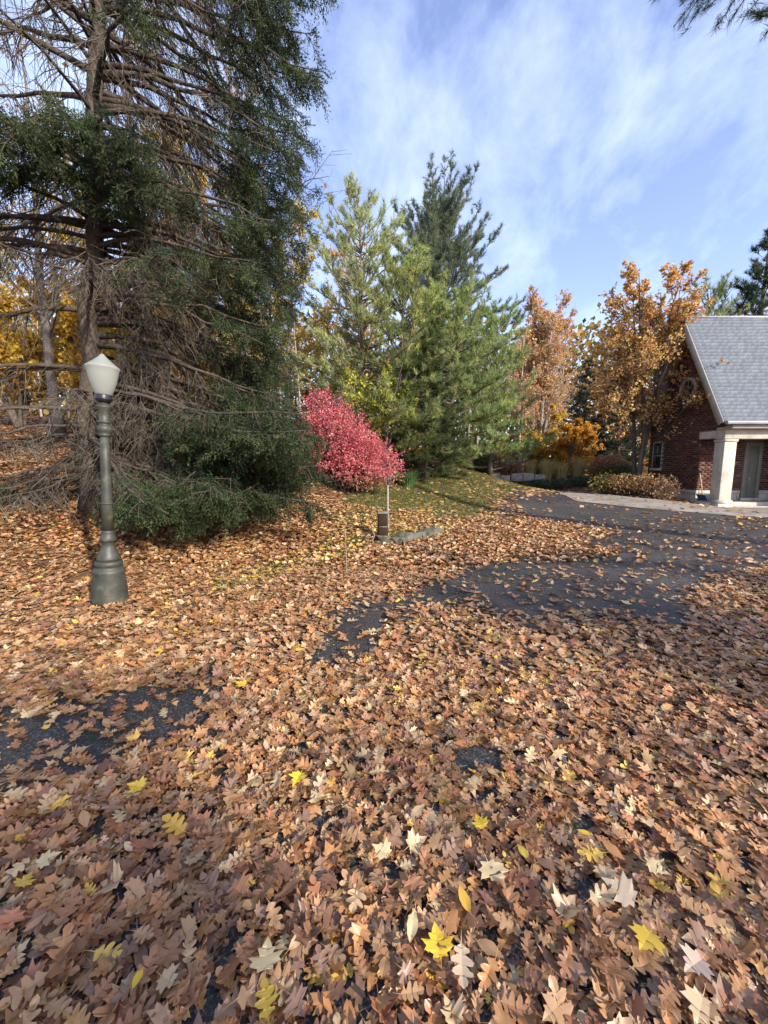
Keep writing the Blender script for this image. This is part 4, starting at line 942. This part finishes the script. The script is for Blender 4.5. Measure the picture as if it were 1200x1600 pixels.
gs = shrub(56, [(0, 0, .55, .8, .6, .5)], [(.05, .08, .035), (.075, .11, .045), (.10, .13, .05)], None, 3000, .08)
plant('shrub', 'round dark green shrub under the ochre tree', 'bush', gs, PX(975, 17.0), 17.0)
plant('shrub', 'small green bush at the lawn edge left of the stone blocks', 'bush', gs, PX(757, 19.4), 19.4, 1.4, scale=.9)
low = shrub(57, [(0, 0, .2, .62, .45, .27)], [(.06, .095, .05), (.10, .14, .085), (.16, .20, .13), (.045, .07, .035)], None, 3200, .055, stems=10)
for i, px in enumerate((848, 880, 912, 938)):
    plant('low_shrub', ['pale grey green low shrub at the end of the stone blocks', 'grey green low shrub, second from the stone blocks', 'grey green low shrub, third from the stone blocks', 'dark green low shrub touching the yellow leaved hedge'][i], 'bush', low, PX(px, 18.3), 18.3, i * 1.3, 'low evergreen shrubs bordering the driveway end', dz=-.02)
hed = [shrub(60 + i, [(0, 0, .42, .62, .5, .42), (.2, -.1, .3, .55, .45, .32)], c, None, 900, .085, stems=42, twig=(.15, .10, .075), shell=.3) for i, c in enumerate([[(.46, .38, .06), (.40, .30, .06), (.28, .28, .06)], [(.38, .22, .09), (.30, .15, .08), (.45, .33, .12)], [(.34, .20, .10), (.28, .15, .09), (.42, .30, .14)]])]
for i, (px, Y, k, lab) in enumerate([(952, 14.6, 0, 'yellow leaved shrub at the corner where the hedge meets the driveway'), (978, 14.1, 1, 'brown twiggy shrub of the hedge below the ochre tree'), (1008, 13.7, 1, 'brown twiggy shrub in the middle of the hedge before the gable'), (1042, 13.3, 2, 'thin twiggy shrub of the hedge nearest the porch')]):
    plant('hedge_shrub', lab, 'bush', hed[k], PX(px, Y), Y, i * 1.1, 'hedge shrubs before the brick gable')
# ornamental grasses and a small leafy clump
def clump(seed, n, h, spread, colors, wd=.012, arch=.5):
    rng = np.random.default_rng(seed); a = Acc(); az = rng.uniform(0, 6.28, n); r = rng.random(n) ** .7 * spread * .35; b = np.stack([r * np.cos(az), r * np.sin(az), np.zeros(n)], -1); hh = h * rng.uniform(.6, 1.1, n)
    out = np.stack([np.cos(az), np.sin(az), np.zeros(n)], -1) * (spread * rng.uniform(.2, 1, n) * arch)[:, None]; sd = np.stack([-np.sin(az), np.cos(az), np.zeros(n)], -1) * wd / 2
    m = b + out * .35 + UP * hh[:, None] * .65; t = b + out + UP * hh[:, None]; V = np.stack([b - sd, b + sd, m - sd, m + sd, t], 1); T = (np.arange(n)[:, None, None] * 5 + np.array([[0, 1, 3], [0, 3, 2], [2, 3, 4]])[None]).reshape(-1, 3)
    a.add(V.reshape(-1, 3), T, np.repeat(pal(rng, n, colors), 5, 0)); return {'blades': a.mesh('blades', M['grass'])}
og = clump(71, 700, 1.25, .8, [(.52, .43, .18), (.60, .50, .23), (.44, .40, .14), (.36, .26, .11)], .02)
for i, (px, Y, lab) in enumerate([(830, 20.0, 'straw coloured grass clump at the end beside the pale trunks'), (856, 19.6, 'tall straw coloured grass clump, second from the pale trunks'), (880, 19.4, 'tall straw coloured grass clump before the orange shrub'), (905, 19.6, 'brownish grass clump nearest the ochre tree')]):
    plant('ornamental_grass', lab, 'grass clump', og, PX(px, Y), Y, i * .9, 'ornamental grasses behind the low shrubs', scale=.85 + .1 * (i % 2))
ogd = clump(72, 260, .55, .7, [(.10, .22, .07), (.14, .28, .10), (.08, .16, .05)], .035, .8)
plant('leafy_clump', 'small bright green strappy plant between the red bush and the pines', 'plant', ogd, PX(636, 13.5), 13.5)

# distant wood closing the view: reads as one mass
rng = np.random.default_rng(77); a = Acc(); n = 72000; xx = rng.uniform(-48, 52, n); yy = rng.uniform(29, 40, n); top = 6.5 + 4.5 * vnoise(xx, yy * .5, .22) + 2 * vnoise(xx, yy, .9); zz = rng.random(n) ** 1.25 * top
cc = pal(rng, n, [(.40, .24, .06), (.46, .32, .07), (.30, .15, .05), (.09, .12, .05), (.14, .16, .06), (.26, .2, .08)], [4, 3, 3, 2, 2, 2]); hue = vnoise(xx, yy, .16); gsel = (hue > .58) & (xx > -6); cc[gsel] = pal(rng, gsel.sum(), [(.06, .09, .04), (.10, .13, .05), (.2, .19, .06)])
P = np.stack([xx, yy, gz(xx, yy) + zz], -1); scatter(a, LEAF_V, LEAF_T, P, frames(rng.standard_normal((n, 3)), rng), rng.uniform(.3, .65, n), cc)
o = link('distant_wood', a.mesh('distant_wood', M['leaf']), kind='stuff'); tag(o, 'distant mass of yellow orange and green woodland closing the view', 'woodland')
a = Acc(); n = 150; xx = rng.uniform(-45, 48, n); yy = rng.uniform(27, 39, n); b = np.stack([xx, yy, gz(xx, yy) - .2], -1); pts = polyl(b, np.tile(UP, (n, 1)), rng.uniform(7, 11, n), 5, rng, .03, .02); chains(a, pts, .12, .03, pal(rng, n, [(.2, .17, .14), (.3, .27, .23)])); o = link('distant_trunks', a.mesh('distant_trunks', M['bark']), kind='stuff'); tag(o, 'distant pale trunks within the far woodland', 'woodland')

# ------------------------------------------------------------------ pine whose bough hangs into the top corner, and the trees behind the camera that shade the near leaves
near_tpl = [tuft_tpl(22, s, 1.0, .028, .7) for s in (5, 6)]
def hanging_pine(seed):
    rng = np.random.default_rng(seed); tr = Acc(); cr = Acc(); S = np.stack([np.zeros(9), np.zeros(9), np.linspace(-.2, 15, 9)], -1); tube(tr, S, np.linspace(.26, .10, 9), 12, np.array((.11, .09, .075)), rough=.04, rng=rng)
    ends = [(-5.75, 1.4, 8.0), (-5.2, 1.7, 8.35), (-4.9, 1.2, 7.8), (-4.25, 1.4, 7.55), (-2.4, 2.6, 9.4), (.5, 3.2, 9.5), (2.6, .5, 10), (1.5, -2.5, 9.0), (3, -1, 8.4), (0, 3, 12), (-1.5, -1.5, 12), (2, 1, 12.5), (-1, 1.4, 13.6), (1, -1, 13.9)]
    for e in ends:
        e = np.array(e, float); b = np.array([0, 0, e[2] + .3]); f = np.linspace(0, 1, 7)[:, None]; P = b * (1 - f) + e * f + UP * .35 * np.sin(f * 3.14); tube(tr, P, np.linspace(.045, .008, 7), 6, np.array((.10, .085, .075)))
        m = 55 if e[0] < -4 else 26; B, T_ = sample(P[None], np.zeros(m, int), rng.uniform(.3, 1, m)); Q = polyl(B, turn(T_, .8, rng), rng.uniform(.3, .75, m), 3, rng, .1, .02); chains(tr, Q, .008, .004, np.array((.11, .09, .08)))
        i = np.repeat(np.arange(m), 9); B, T_ = sample(Q, i, rng.uniform(.3, 1, len(i))); C = pal(rng, len(i), [(.05, .08, .04), (.07, .11, .055), (.10, .135, .07)])
        h = len(i) // 2
        for (tv, tt), sl_ in zip(near_tpl, (slice(0, h), slice(h, None))): scatter(cr, tv, tt, B[sl_], frames(unit(T_[sl_] + rng.standard_normal((len(T_[sl_]), 3)) * .5), rng), rng.uniform(.11, .16, len(T_[sl_])), C[sl_])
    return {'trunk': tr.mesh('trunk', M['bark']), 'crown': cr.mesh('crown', M['needle'])}
plant('pine_tree', 'pine whose needled bough hangs into the upper corner of the sky', 'tree', hanging_pine(81), 9.6, 4.6)
shade = decid(82, 12.5, .2, OCH, stems=2, stem_spread=.2, clear=.18, n1=22, a1=55, l1=.34, n2=8, n3=5, nl=5, leaf=.15, trop=.05, keep=.8)
for i, (x, y, sc_, lab) in enumerate([(5.6, -6.6, .66, 'small autumn tree behind the camera nearest the driveway'), (8.9, -4.6, .60, 'small autumn tree behind the camera beside the drive'), (11.9, -2.0, .54, 'small autumn tree beside the drive outside the view'), (2.4, -8.6, .70, 'small autumn tree farthest behind the camera')]):
    plant('autumn_tree', lab, 'tree', shade, x, y, i * 2.1, scale=sc_)
# ------------------------------------------------------------------ fallen leaves
def outline(right, tip):
    r = np.array(right); return np.concatenate([[[0, 0]], r, [tip], (r * [-1, 1])[::-1]])
MAPLE = outline([(.05, .04), (.27, -.03), (.25, .10), (.52, .20), (.43, .31), (.60, .50), (.37, .46), (.21, .43), (.29, .66), (.17, .68)], (0, 1.02))
OAK = outline([(.03, .08), (.14, .14), (.26, .20), (.27, .28), (.10, .36), (.30, .46), (.40, .56), (.36, .64), (.12, .66), (.33, .82), (.36, .92), (.26, .96), (.10, .94), (.16, 1.12), (.12, 1.22)], (0, 1.30))
BEECH = outline([(.10, .12), (.20, .32), (.23, .52), (.17, .75), (.08, .93)], (0, 1.05))
MAPLE_S = outline([(.27, -.03), (.52, .22), (.60, .50), (.20, .44), (.24, .67)], (0, 1.02))
OAK_S = outline([(.30, .24), (.10, .40), (.42, .64), (.11, .72), (.28, .95)], (0, 1.32))
def leaf_tpl(o2, seed, curl=.3):
    """cut leaf blade: a fan for the far ones, two half blades along a midrib (and a stalk) for those seen best"""
    rng = np.random.default_rng(seed); ymax = o2[:, 1].max(); c = np.array([0, ymax * .42]); hi = len(o2) > 30
    k1, k2, k3 = rng.uniform(-.35, 1.0) * curl * 2, rng.uniform(-.3, .8) * curl * 1.6, rng.uniform(-1, 1) * curl; w1, w2 = rng.uniform(0, 6, 2)
    def shape(P):
        x, y = P[:, 0], P[:, 1] - c[1]
        z = k1 * x * x * 1.6 + k2 * y * y * .8 + k3 * x * y + .07 * np.abs(x) + curl * .13 * np.sin(9 * x + w1) * np.sin(7 * y + w2)
        return np.stack([x, y, z], -1)
    n = len(o2)
    if not hi:
        V = shape(np.concatenate([[c], o2])); V[:, 2] += rng.normal(0, .008, len(V)); return V, np.array([(0, 1 + i, 1 + (i + 1) % n) for i in range(n)])
    rib = np.stack([np.zeros(n), np.clip(o2[:, 1] * .92 + .04, 0, ymax)], -1); V = shape(np.concatenate([o2, rib])); V[n:, 2] -= .015; T = []
    for i in range(n):
        k = (i + 1) % n; T += [(n + i, i, k), (n + i, k, n + k)]
    m = len(V); b = V[0]; V = np.concatenate([V, [b + [-.016, .05, 0], b + [.016, .05, 0], b + [rng.uniform(-.14, .14), -.42, rng.uniform(0, .12)]]]); T.append((m, m + 1, m + 2))
    return V, np.array(T)
TPL = {'maple': [leaf_tpl(MAPLE, s, .28) for s in range(6)], 'oak': [leaf_tpl(OAK, 10 + s, .28) for s in range(6)], 'beech': [leaf_tpl(BEECH, 20 + s, .5) for s in range(3)],
       'maple_s': [leaf_tpl(MAPLE_S, 30 + s, .35) for s in range(4)], 'oak_s': [leaf_tpl(OAK_S, 40 + s, .35) for s in range(4)]}
TINY = outline([(.45, .15), (.5, .55)], (0, 1.1)); TPL['tiny'] = [leaf_tpl(TINY, 50 + s, .6) for s in range(3)]
def refine(o2, seed, m=3):
    rng = np.random.default_rng(seed); n = len(o2); nx = np.roll(o2, -1, 0); out = []
    for k in range(m):
        p = o2 * (1 - k / m) + nx * (k / m); out.append(p + (rng.normal(0, .012, p.shape) if k else 0))
    return np.stack(out, 1).reshape(-1, 2)
for kn_, ol_ in (('maple', MAPLE), ('oak', OAK), ('beech', BEECH)): TPL[kn_ + '_hi'] = [leaf_tpl(refine(ol_, s, 3), 60 + s, (.2, .3, .42, .15, .5, .3)[s]) for s in range(6)]
BARE = [([(0, 1130), (100, 1112), (200, 1088), (290, 1060), (345, 1056), (378, 1076), (345, 1100), (300, 1112), (335, 1150), (345, 1168), (250, 1182), (160, 1212), (60, 1238), (-60, 1255), (-60, 1140)], .17),
        ([(462, 1038), (520, 1000), (528, 962), (600, 938), (660, 925), (700, 905), (740, 887), (790, 880), (850, 872), (900, 877), (950, 870), (1000, 862), (1210, 862), (1230, 885), (1130, 905), (1082, 925), (1070, 950), (1110, 980), (1010, 985), (960, 975), (880, 970), (830, 990), (780, 965), (720, 952), (680, 962), (620, 978), (590, 1003), (560, 1034)], .085),
        ([(788, 786), (860, 774), (1000, 780), (1230, 812), (1230, 866), (1000, 866), (940, 862), (880, 850), (960, 838), (900, 828), (870, 822), (840, 818), (818, 800)], .05),
        ([(705, 1175), (740, 1168), (775, 1178), (782, 1200), (760, 1216), (720, 1212)], .03), ([(525, 1550), (580, 1545), (605, 1575), (590, 1610), (530, 1610)], .05),
        ([(900, 1385), (930, 1380), (935, 1420), (905, 1425)], .1), ([(955, 1550), (1000, 1548), (1005, 1590), (965, 1590)], .05), ([(740, 1035), (830, 1040), (820, 1055), (750, 1050)], .3), ([(480, 1270), (520, 1285), (500, 1320), (470, 1310)], .3), ([(700, 1240), (780, 1250), (770, 1262), (720, 1260)], .25)]
THIN = [([(690, 985), (830, 990), (1010, 985), (1060, 1010), (1000, 1075), (820, 1060), (720, 1030)], .75)]
APRON = [(850, 768), (935, 764), (1100, 790), (1230, 795), (1230, 822), (1000, 790), (900, 778)]
def density(x, y, z):
    px, py, dp = project(np.stack([x, y, z], -1)); sc_ = np.clip((py - 720) / 300, .12, 1); tot = 0
    for ox, oy in ((0, 0), (26, -9), (-24, 10), (6, 14)):
        jx = (vnoise(x + ox, y, 3.1) - .5) * 56 + (vnoise(x + 9, y + oy, 9) - .5) * 40 + ox; jy = (vnoise(x, y + 7 + ox, 3.1) - .5) * 24 + (vnoise(x + oy, y + 3, 9) - .5) * 16 + oy
        qx, qy = px + jx * sc_, py + jy * sc_; d = np.ones(np.shape(x)); d = np.where(inpoly(qx, qy, LAWN), .7, d)
        for poly, v in THIN + BARE[:3]: d = np.where(inpoly(qx, qy, poly), v, d)
        for poly, v in BARE[3:]: d = np.where(inpoly(px + (jx - ox) * .3, py + (jy - oy) * .3, poly), v, d)
        tot = tot + np.where(inpoly(qx, qy, APRON), .1, d) / 4
    return np.where((x > HX - .1) & (y > 12.3) & (y < 16.2), 0.0, tot)
def in_drive(x, y): return inpoly(x, y, np.concatenate([lp, rp[::-1]]))
TAN, CREAM, ORA, BRN, DRK, PUR, YLW, RUS = [(.43, .25, .12), (.52, .365, .20), (.43, .21, .08), (.30, .15, .068), (.18, .088, .046), (.28, .165, .10), (.62, .40, .085), (.34, .145, .07)]
PALL = [TAN, CREAM, ORA, BRN, DRK, PUR, YLW, RUS]; CNAME = ['tan', 'cream', 'orange brown', 'brown', 'dark brown', 'dull purple brown', 'yellow', 'rust red']
def litter(seed, y0, y1, dens, xmarg, sz, templates, lod, skip=None):
    rng = np.random.default_rng(seed); w = lambda y: y * 1.0 + xmarg; area = (y1 - y0) * 2 * w(y1); n = int(area * dens); x = rng.uniform(-w(y1), w(y1), n); y = rng.uniform(y0, y1, n); k = (np.abs(x) < np.maximum(y, .8) * 1.03 + xmarg) & (True if skip is None else np.abs(x) > np.maximum(y, .8) * 1.03 + skip); x, y = x[k], y[k]; z = gz(x, y); k = rng.random(len(x)) < density(x, y, z); x, y, z = x[k], y[k], z[k]
    z = z + np.where(in_drive(x, y), .027, .006) + rng.random(len(x)) ** 1.5 * .035 * (1 if lod < 2 else .6)
    px, py, dp = project(np.stack([x, y, z], -1)); fg = np.clip((py - 1020) / 200 + (px - 500) / 900, 0, 1); lawn = inpoly(px, py, LAWN)
    cl = np.empty((len(x), 3)); ci = np.zeros(len(x), int)
    wA = np.array([6, 3.4, 4.5, 2.6, .8, 1.4, .5, 1.6]); wB = np.array([5, 1.8, 4.2, 4.6, 1.8, 2.4, .5, 1.8]); wC = np.array([5, 4, 2, 1.5, .5, .5, 4, .5])
    for wt, m in ((wA, ~lawn), (wC, lawn)): ci[m] = rng.choice(8, m.sum(), p=wt / wt.sum())
    f = (rng.random(len(x)) < fg) & ~lawn; ci[f] = rng.choice(8, f.sum(), p=wB / wB.sum())
    cl = np.array(PALL)[ci] * rng.uniform(.75, 1.25, (len(x), 1)) * rng.uniform(.94, 1.06, (len(x), 3))
    nrm = unit(rng.standard_normal((len(x), 3)) * np.array([.22, .22, 0]) + UP); R = frames(nrm, rng); s = sz * np.clip(rng.lognormal(-.05, .30, len(x)), .45, 1.38); pk_ = np.ones(len(templates)); pk_[len(templates) // 2:] = 1.5; kind = rng.choice(len(templates), len(x), p=pk_ / pk_.sum())
    return dict(P=np.stack([x, y, z], -1), R=R, s=s, c=cl, ci=ci, k=kind, px=px, py=py, dep=dp)
def put(acc, d, templates, m): 
    for k in range(len(templates)):
        q = m & (d['k'] == k); scatter(acc, templates[k][0], templates[k][1], d['P'][q], d['R'][q], d['s'][q], d['c'][q], np.random.default_rng(k + 5).uniform(.78, 1.16, len(templates[k][0])))
t_near = TPL['maple'] + TPL['oak'] + TPL['beech'][:1]; t_mid = TPL['maple_s'] + TPL['oak_s']
near = litter(91, .2, 2.8, 1400, .5, .061, t_near, 0); mid = litter(92, 2.8, 5.6, 760, .8, .067, t_mid, 1); mid2 = litter(94, 5.6, 10.0, 560, .8, .076, TPL['tiny'], 1); far = litter(93, 10.0, 26.0, 105, 2.0, .12, [(LEAF_V[:, [0, 2, 1]] * 1.3 - np.array([0, .5, 0]), LEAF_T)], 2)
rim = litter(96, -.4, 7.0, 360, 1.6, .072, t_mid, 1, .5)
print('leaves', len(near['s']), len(mid['s']), len(far['s']))
inn = (near['px'] > 10) & (near['px'] < 1190) & (near['py'] < 1590) & (near['py'] > 1180)
score = near['s'] / near['dep'] + (near['P'][:, 2] - .027) * 1.2; score[~inn] = -1
top_i = np.argsort(-score)[:275]; is_top = np.zeros(len(score), bool); is_top[top_i] = True
a = Acc(); put(a, near, t_near, ~is_top); put(a, mid, t_mid, np.ones(len(mid['s']), bool)); put(a, mid2, TPL['tiny'], np.ones(len(mid2['s']), bool)); put(a, rim, t_mid, np.ones(len(rim['s']), bool)); put(a, far, [(LEAF_V[:, [0, 2, 1]] * 1.3 - np.array([0, .5, 0]), LEAF_T)], np.ones(len(far['s']), bool))
rg = np.random.default_rng(98); nf = 9000; fx = rg.uniform(-4.5, 9, nf); fy = rg.uniform(.6, 9.5, nf); kf = in_drive(fx, fy); fx, fy = fx[kf], fy[kf]; fP = np.stack([fx, fy, gz(fx, fy) + .027], -1)     # crumbs on the asphalt
scatter(a, TPL['tiny'][0][0], TPL['tiny'][0][1], fP, frames(unit(rg.standard_normal((len(fx), 3)) * [.2, .2, 0] + UP), rg), rg.uniform(.006, .02, len(fx)), pal(rg, len(fx), [TAN, ORA, BRN, DRK]))
nt_ = 900; tx = rg.uniform(-5, 7, nt_); ty = rg.uniform(.6, 8, nt_); tb = np.stack([tx, ty, gz(tx, ty) + .045], -1); td = unit(rg.standard_normal((nt_, 3)) * [1, 1, .06]); prisms(a, tb, tb + td * rg.uniform(.05, .28, (nt_, 1)), .0022, .0012, pal(rg, nt_, [(.12, .09, .065), (.2, .15, .1), (.07, .05, .04)]))     # fallen twigs
o = link('leaf_litter', a.mesh('leaf_litter', M['litter'], True), kind='stuff'); tag(o, 'thick carpet of brown tan and orange fallen leaves on drive and lawn', 'leaf litter')
_lm = {}
def leaf_mesh(kind, v, c, key):
    k = (kind, v, key)
    if k not in _lm: a = Acc(); V, T = TPL[kind + '_hi'][v]; a.add(V, T, c); _lm[k] = a.mesh(kind + '_leaf', M['litter'], True)
    return _lm[k]
ANCH = [(465, 1216, 'the lone bright yellow maple leaf midway up'), (750, 1284, 'the small golden leaf below the asphalt spot'), (773, 1364, 'the large pale star leaf'), (596, 1328, 'the pale middle maple leaf'), (684, 1471, 'the yellow leaf by the whitish one'), (1010, 1468, 'the folded yellow maple leaf'), (416, 1493, 'the sharp pointed pale leaf'), (1026, 1356, 'the small tilted pale leaf'), (75, 1341, 'the pale leaf at the picture edge'), (214, 1530, 'the tiny yellow oval leaf'), (213, 1228, 'the yellow leaf under the asphalt patch'), (1086, 1506, 'the pinkish beige corner leaf'), (275, 1290, 'the golden oak leaf')]
rel = {}
for i in top_i:
    k = near['k'][i]; kind = 'maple' if k < 6 else 'oak' if k < 12 else 'beech'; d = [(math.hypot(near['px'][i] - x, near['py'][i] - y), n_, x, y) for x, y, n_ in ANCH]; dist, n_, x, y = min(d)
    dx, dy = near['px'][i] - x, near['py'][i] - y; w_ = ('beside' if abs(dx) > abs(dy) else 'below' if dy > 0 else 'beyond'); rel.setdefault((CNAME[int(near['ci'][i])], kind, w_, n_), []).append((dist, int(i)))
LAB = {}
for (cn, kind, w_, n_), L_ in rel.items():
    for r_, (_, i) in enumerate(sorted(L_)): LAB[i] = (f'{cn} {kind} leaf {w_} {n_}' if len(L_) == 1 else f'{["nearest", "second", "third", "fourth", "fifth", "sixth", "seventh", "eighth", "ninth", "tenth", "eleventh", "twelfth"][min(r_, 11)]} {cn} {kind} leaf {w_} {n_}')
for i in top_i:
    k = near['k'][i]; kind, v = ('maple', k) if k < 6 else ('oak', k - 6) if k < 12 else ('beech', 0); ci = int(near['ci'][i]); me = leaf_mesh(kind, int(v), PALL[ci], ci)
    o = link(kind + '_leaf', me); R = Matrix([list(map(float, r)) for r in near['R'][i]]).to_4x4(); P = near['P'][i]
    o.matrix_world = Matrix.Translation((float(P[0]), float(P[1]), float(P[2]) + .012)) @ R @ Matrix.Scale(float(near['s'][i]), 4)
    tag(o, LAB[int(i)], 'leaf', 'fallen leaves lying uppermost in the near litter')
# the few that catch the eye
PALE, SUNY = (.66, .51, .27), (.70, .46, .04)
for px, py, kind, c, s, yaw, lab in [
    (465, 1216, 'maple', SUNY, .075, 2.8, 'bright yellow maple leaf alone on brown leaves, midway up the near drive'), (750, 1284, 'maple', SUNY, .062, .3, 'small golden yellow maple leaf below the bare asphalt spot'), (773, 1364, 'maple', PALE, .105, 3.5, 'large pale cream maple leaf, the biggest pale star in the foreground'),
    (596, 1328, 'maple', PALE, .075, 1.0, 'pale cream maple leaf in the middle beside dark oak leaves'), (684, 1471, 'maple', SUNY, .085, .1, 'bright yellow maple leaf next to a large whitish leaf'), (722, 1502, 'oak', (.56, .41, .27), .085, 3.0, 'large whitish curled leaf beside the bright yellow maple leaf near the bottom'),
    (1010, 1468, 'maple', (.68, .45, .05), .085, 2.2, 'yellow maple leaf partly folded, in the foreground beneath the house side'), (416, 1493, 'maple', PALE, .085, .2, 'pale yellow maple leaf with sharp points near the bottom'), (1026, 1356, 'maple', PALE, .07, 4.0, 'small pale cream maple leaf tilted in the foreground under the house side'),
    (645, 1443, 'beech', PALE, .08, 2.9, 'narrow pale cream leaf near the bottom middle'), (727, 1408, 'beech', (.62, .36, .05), .08, .2, 'narrow amber leaf standing on edge below the large pale maple leaf'), (376, 1068, 'maple', SUNY, .08, 1.2, 'bright yellow maple leaf at the rim of the dark asphalt patch'),
    (969, 1391, 'maple', (.60, .46, .30), .10, .8, 'beige crumpled maple leaf beside the small pale tilted one'), (1086, 1506, 'maple', (.62, .46, .33), .075, 1.9, 'pinkish beige leaf low in the near corner'), (75, 1341, 'maple', PALE, .075, 5.4, 'pale cream maple leaf near the picture edge below the asphalt patch'),
    (214, 1530, 'beech', SUNY, .05, .1, 'tiny yellow oval leaf near the bottom edge'), (416, 1565, 'oak', (.60, .40, .06), .075, .4, 'yellow oak leaf at the very bottom'), (213, 1228, 'maple', (.66, .44, .06), .08, 1.4, 'yellow maple leaf just under the dark asphalt patch'), (915, 1301, 'beech', SUNY, .05, 1.0, 'tiny yellow oval leaf among brown oak leaves beyond the pale star leaf'),
    (818, 1331, 'beech', (.70, .52, .06), .06, .3, 'small yellow oval leaf close to the large pale maple leaf'), (275, 1290, 'oak', (.58, .36, .06), .10, 1.1, 'golden oak leaf patch in the near litter below the asphalt patch')]:
    p = flat(px, py, .085); a = Acc(); V, T = leaf_tpl(refine(dict(maple=MAPLE, oak=OAK, beech=BEECH)[kind], int(py)), int(px), .14); a.add(V, T, c); nm = kind + '_leaf'; o = link(nm, a.mesh(nm, M['litter'], True)); r = np.random.default_rng(px)
    o.matrix_world = Matrix.Translation(tuple(map(float, p))) @ Matrix.Rotation(r.uniform(-.12, .12), 4, 'X') @ Matrix.Rotation(r.uniform(-.12, .12), 4, 'Y') @ Matrix.Rotation(yaw, 4, 'Z') @ Matrix.Scale(s, 4); tag(o, lab, 'leaf')

# grass of the lawn
rng = np.random.default_rng(95); n = 420000; x = rng.uniform(-4.5, 7.5, n); y = rng.uniform(4.5, 20, n); z = gz(x, y); px, py, dp = project(np.stack([x, y, z], -1)); k = inpoly(px + (vnoise(x, y, 4) - .5) * 30, py + (vnoise(x, y, 3) - .5) * 12, LAWN) & ~in_drive(x, y) & (rng.random(n) < np.where(px < 500, .35, .8) * np.clip(vnoise(x, y, 1.7) * 2.2 - .35, .12, 1)); x, y, z = x[k], y[k], z[k]; n = len(x); print('grass', n)
az = rng.uniform(0, 6.28, n); h = rng.uniform(.03, .085, n); wd = .005 * (1 + y / 14); b = np.stack([x, y, z], -1); sd = np.stack([np.cos(az), np.sin(az), np.zeros(n)], -1) * wd[:, None]; tip = b + np.stack([rng.normal(0, .03, n), rng.normal(0, .03, n), h], -1)
a = Acc(); a.add(np.stack([b - sd, b + sd, tip], 1).reshape(-1, 3), np.arange(n * 3).reshape(-1, 3), np.repeat(pal(rng, n, [(.11, .125, .035), (.15, .16, .05), (.22, .20, .08), (.085, .10, .03)]), 3, 0)); o = link('lawn_grass', a.mesh('lawn_grass', M['grass']), kind='stuff'); tag(o, 'short green lawn grass showing between the fallen leaves', 'grass')

print('TRIS', sum(len(m.polygons) for m in bpy.data.meshes))
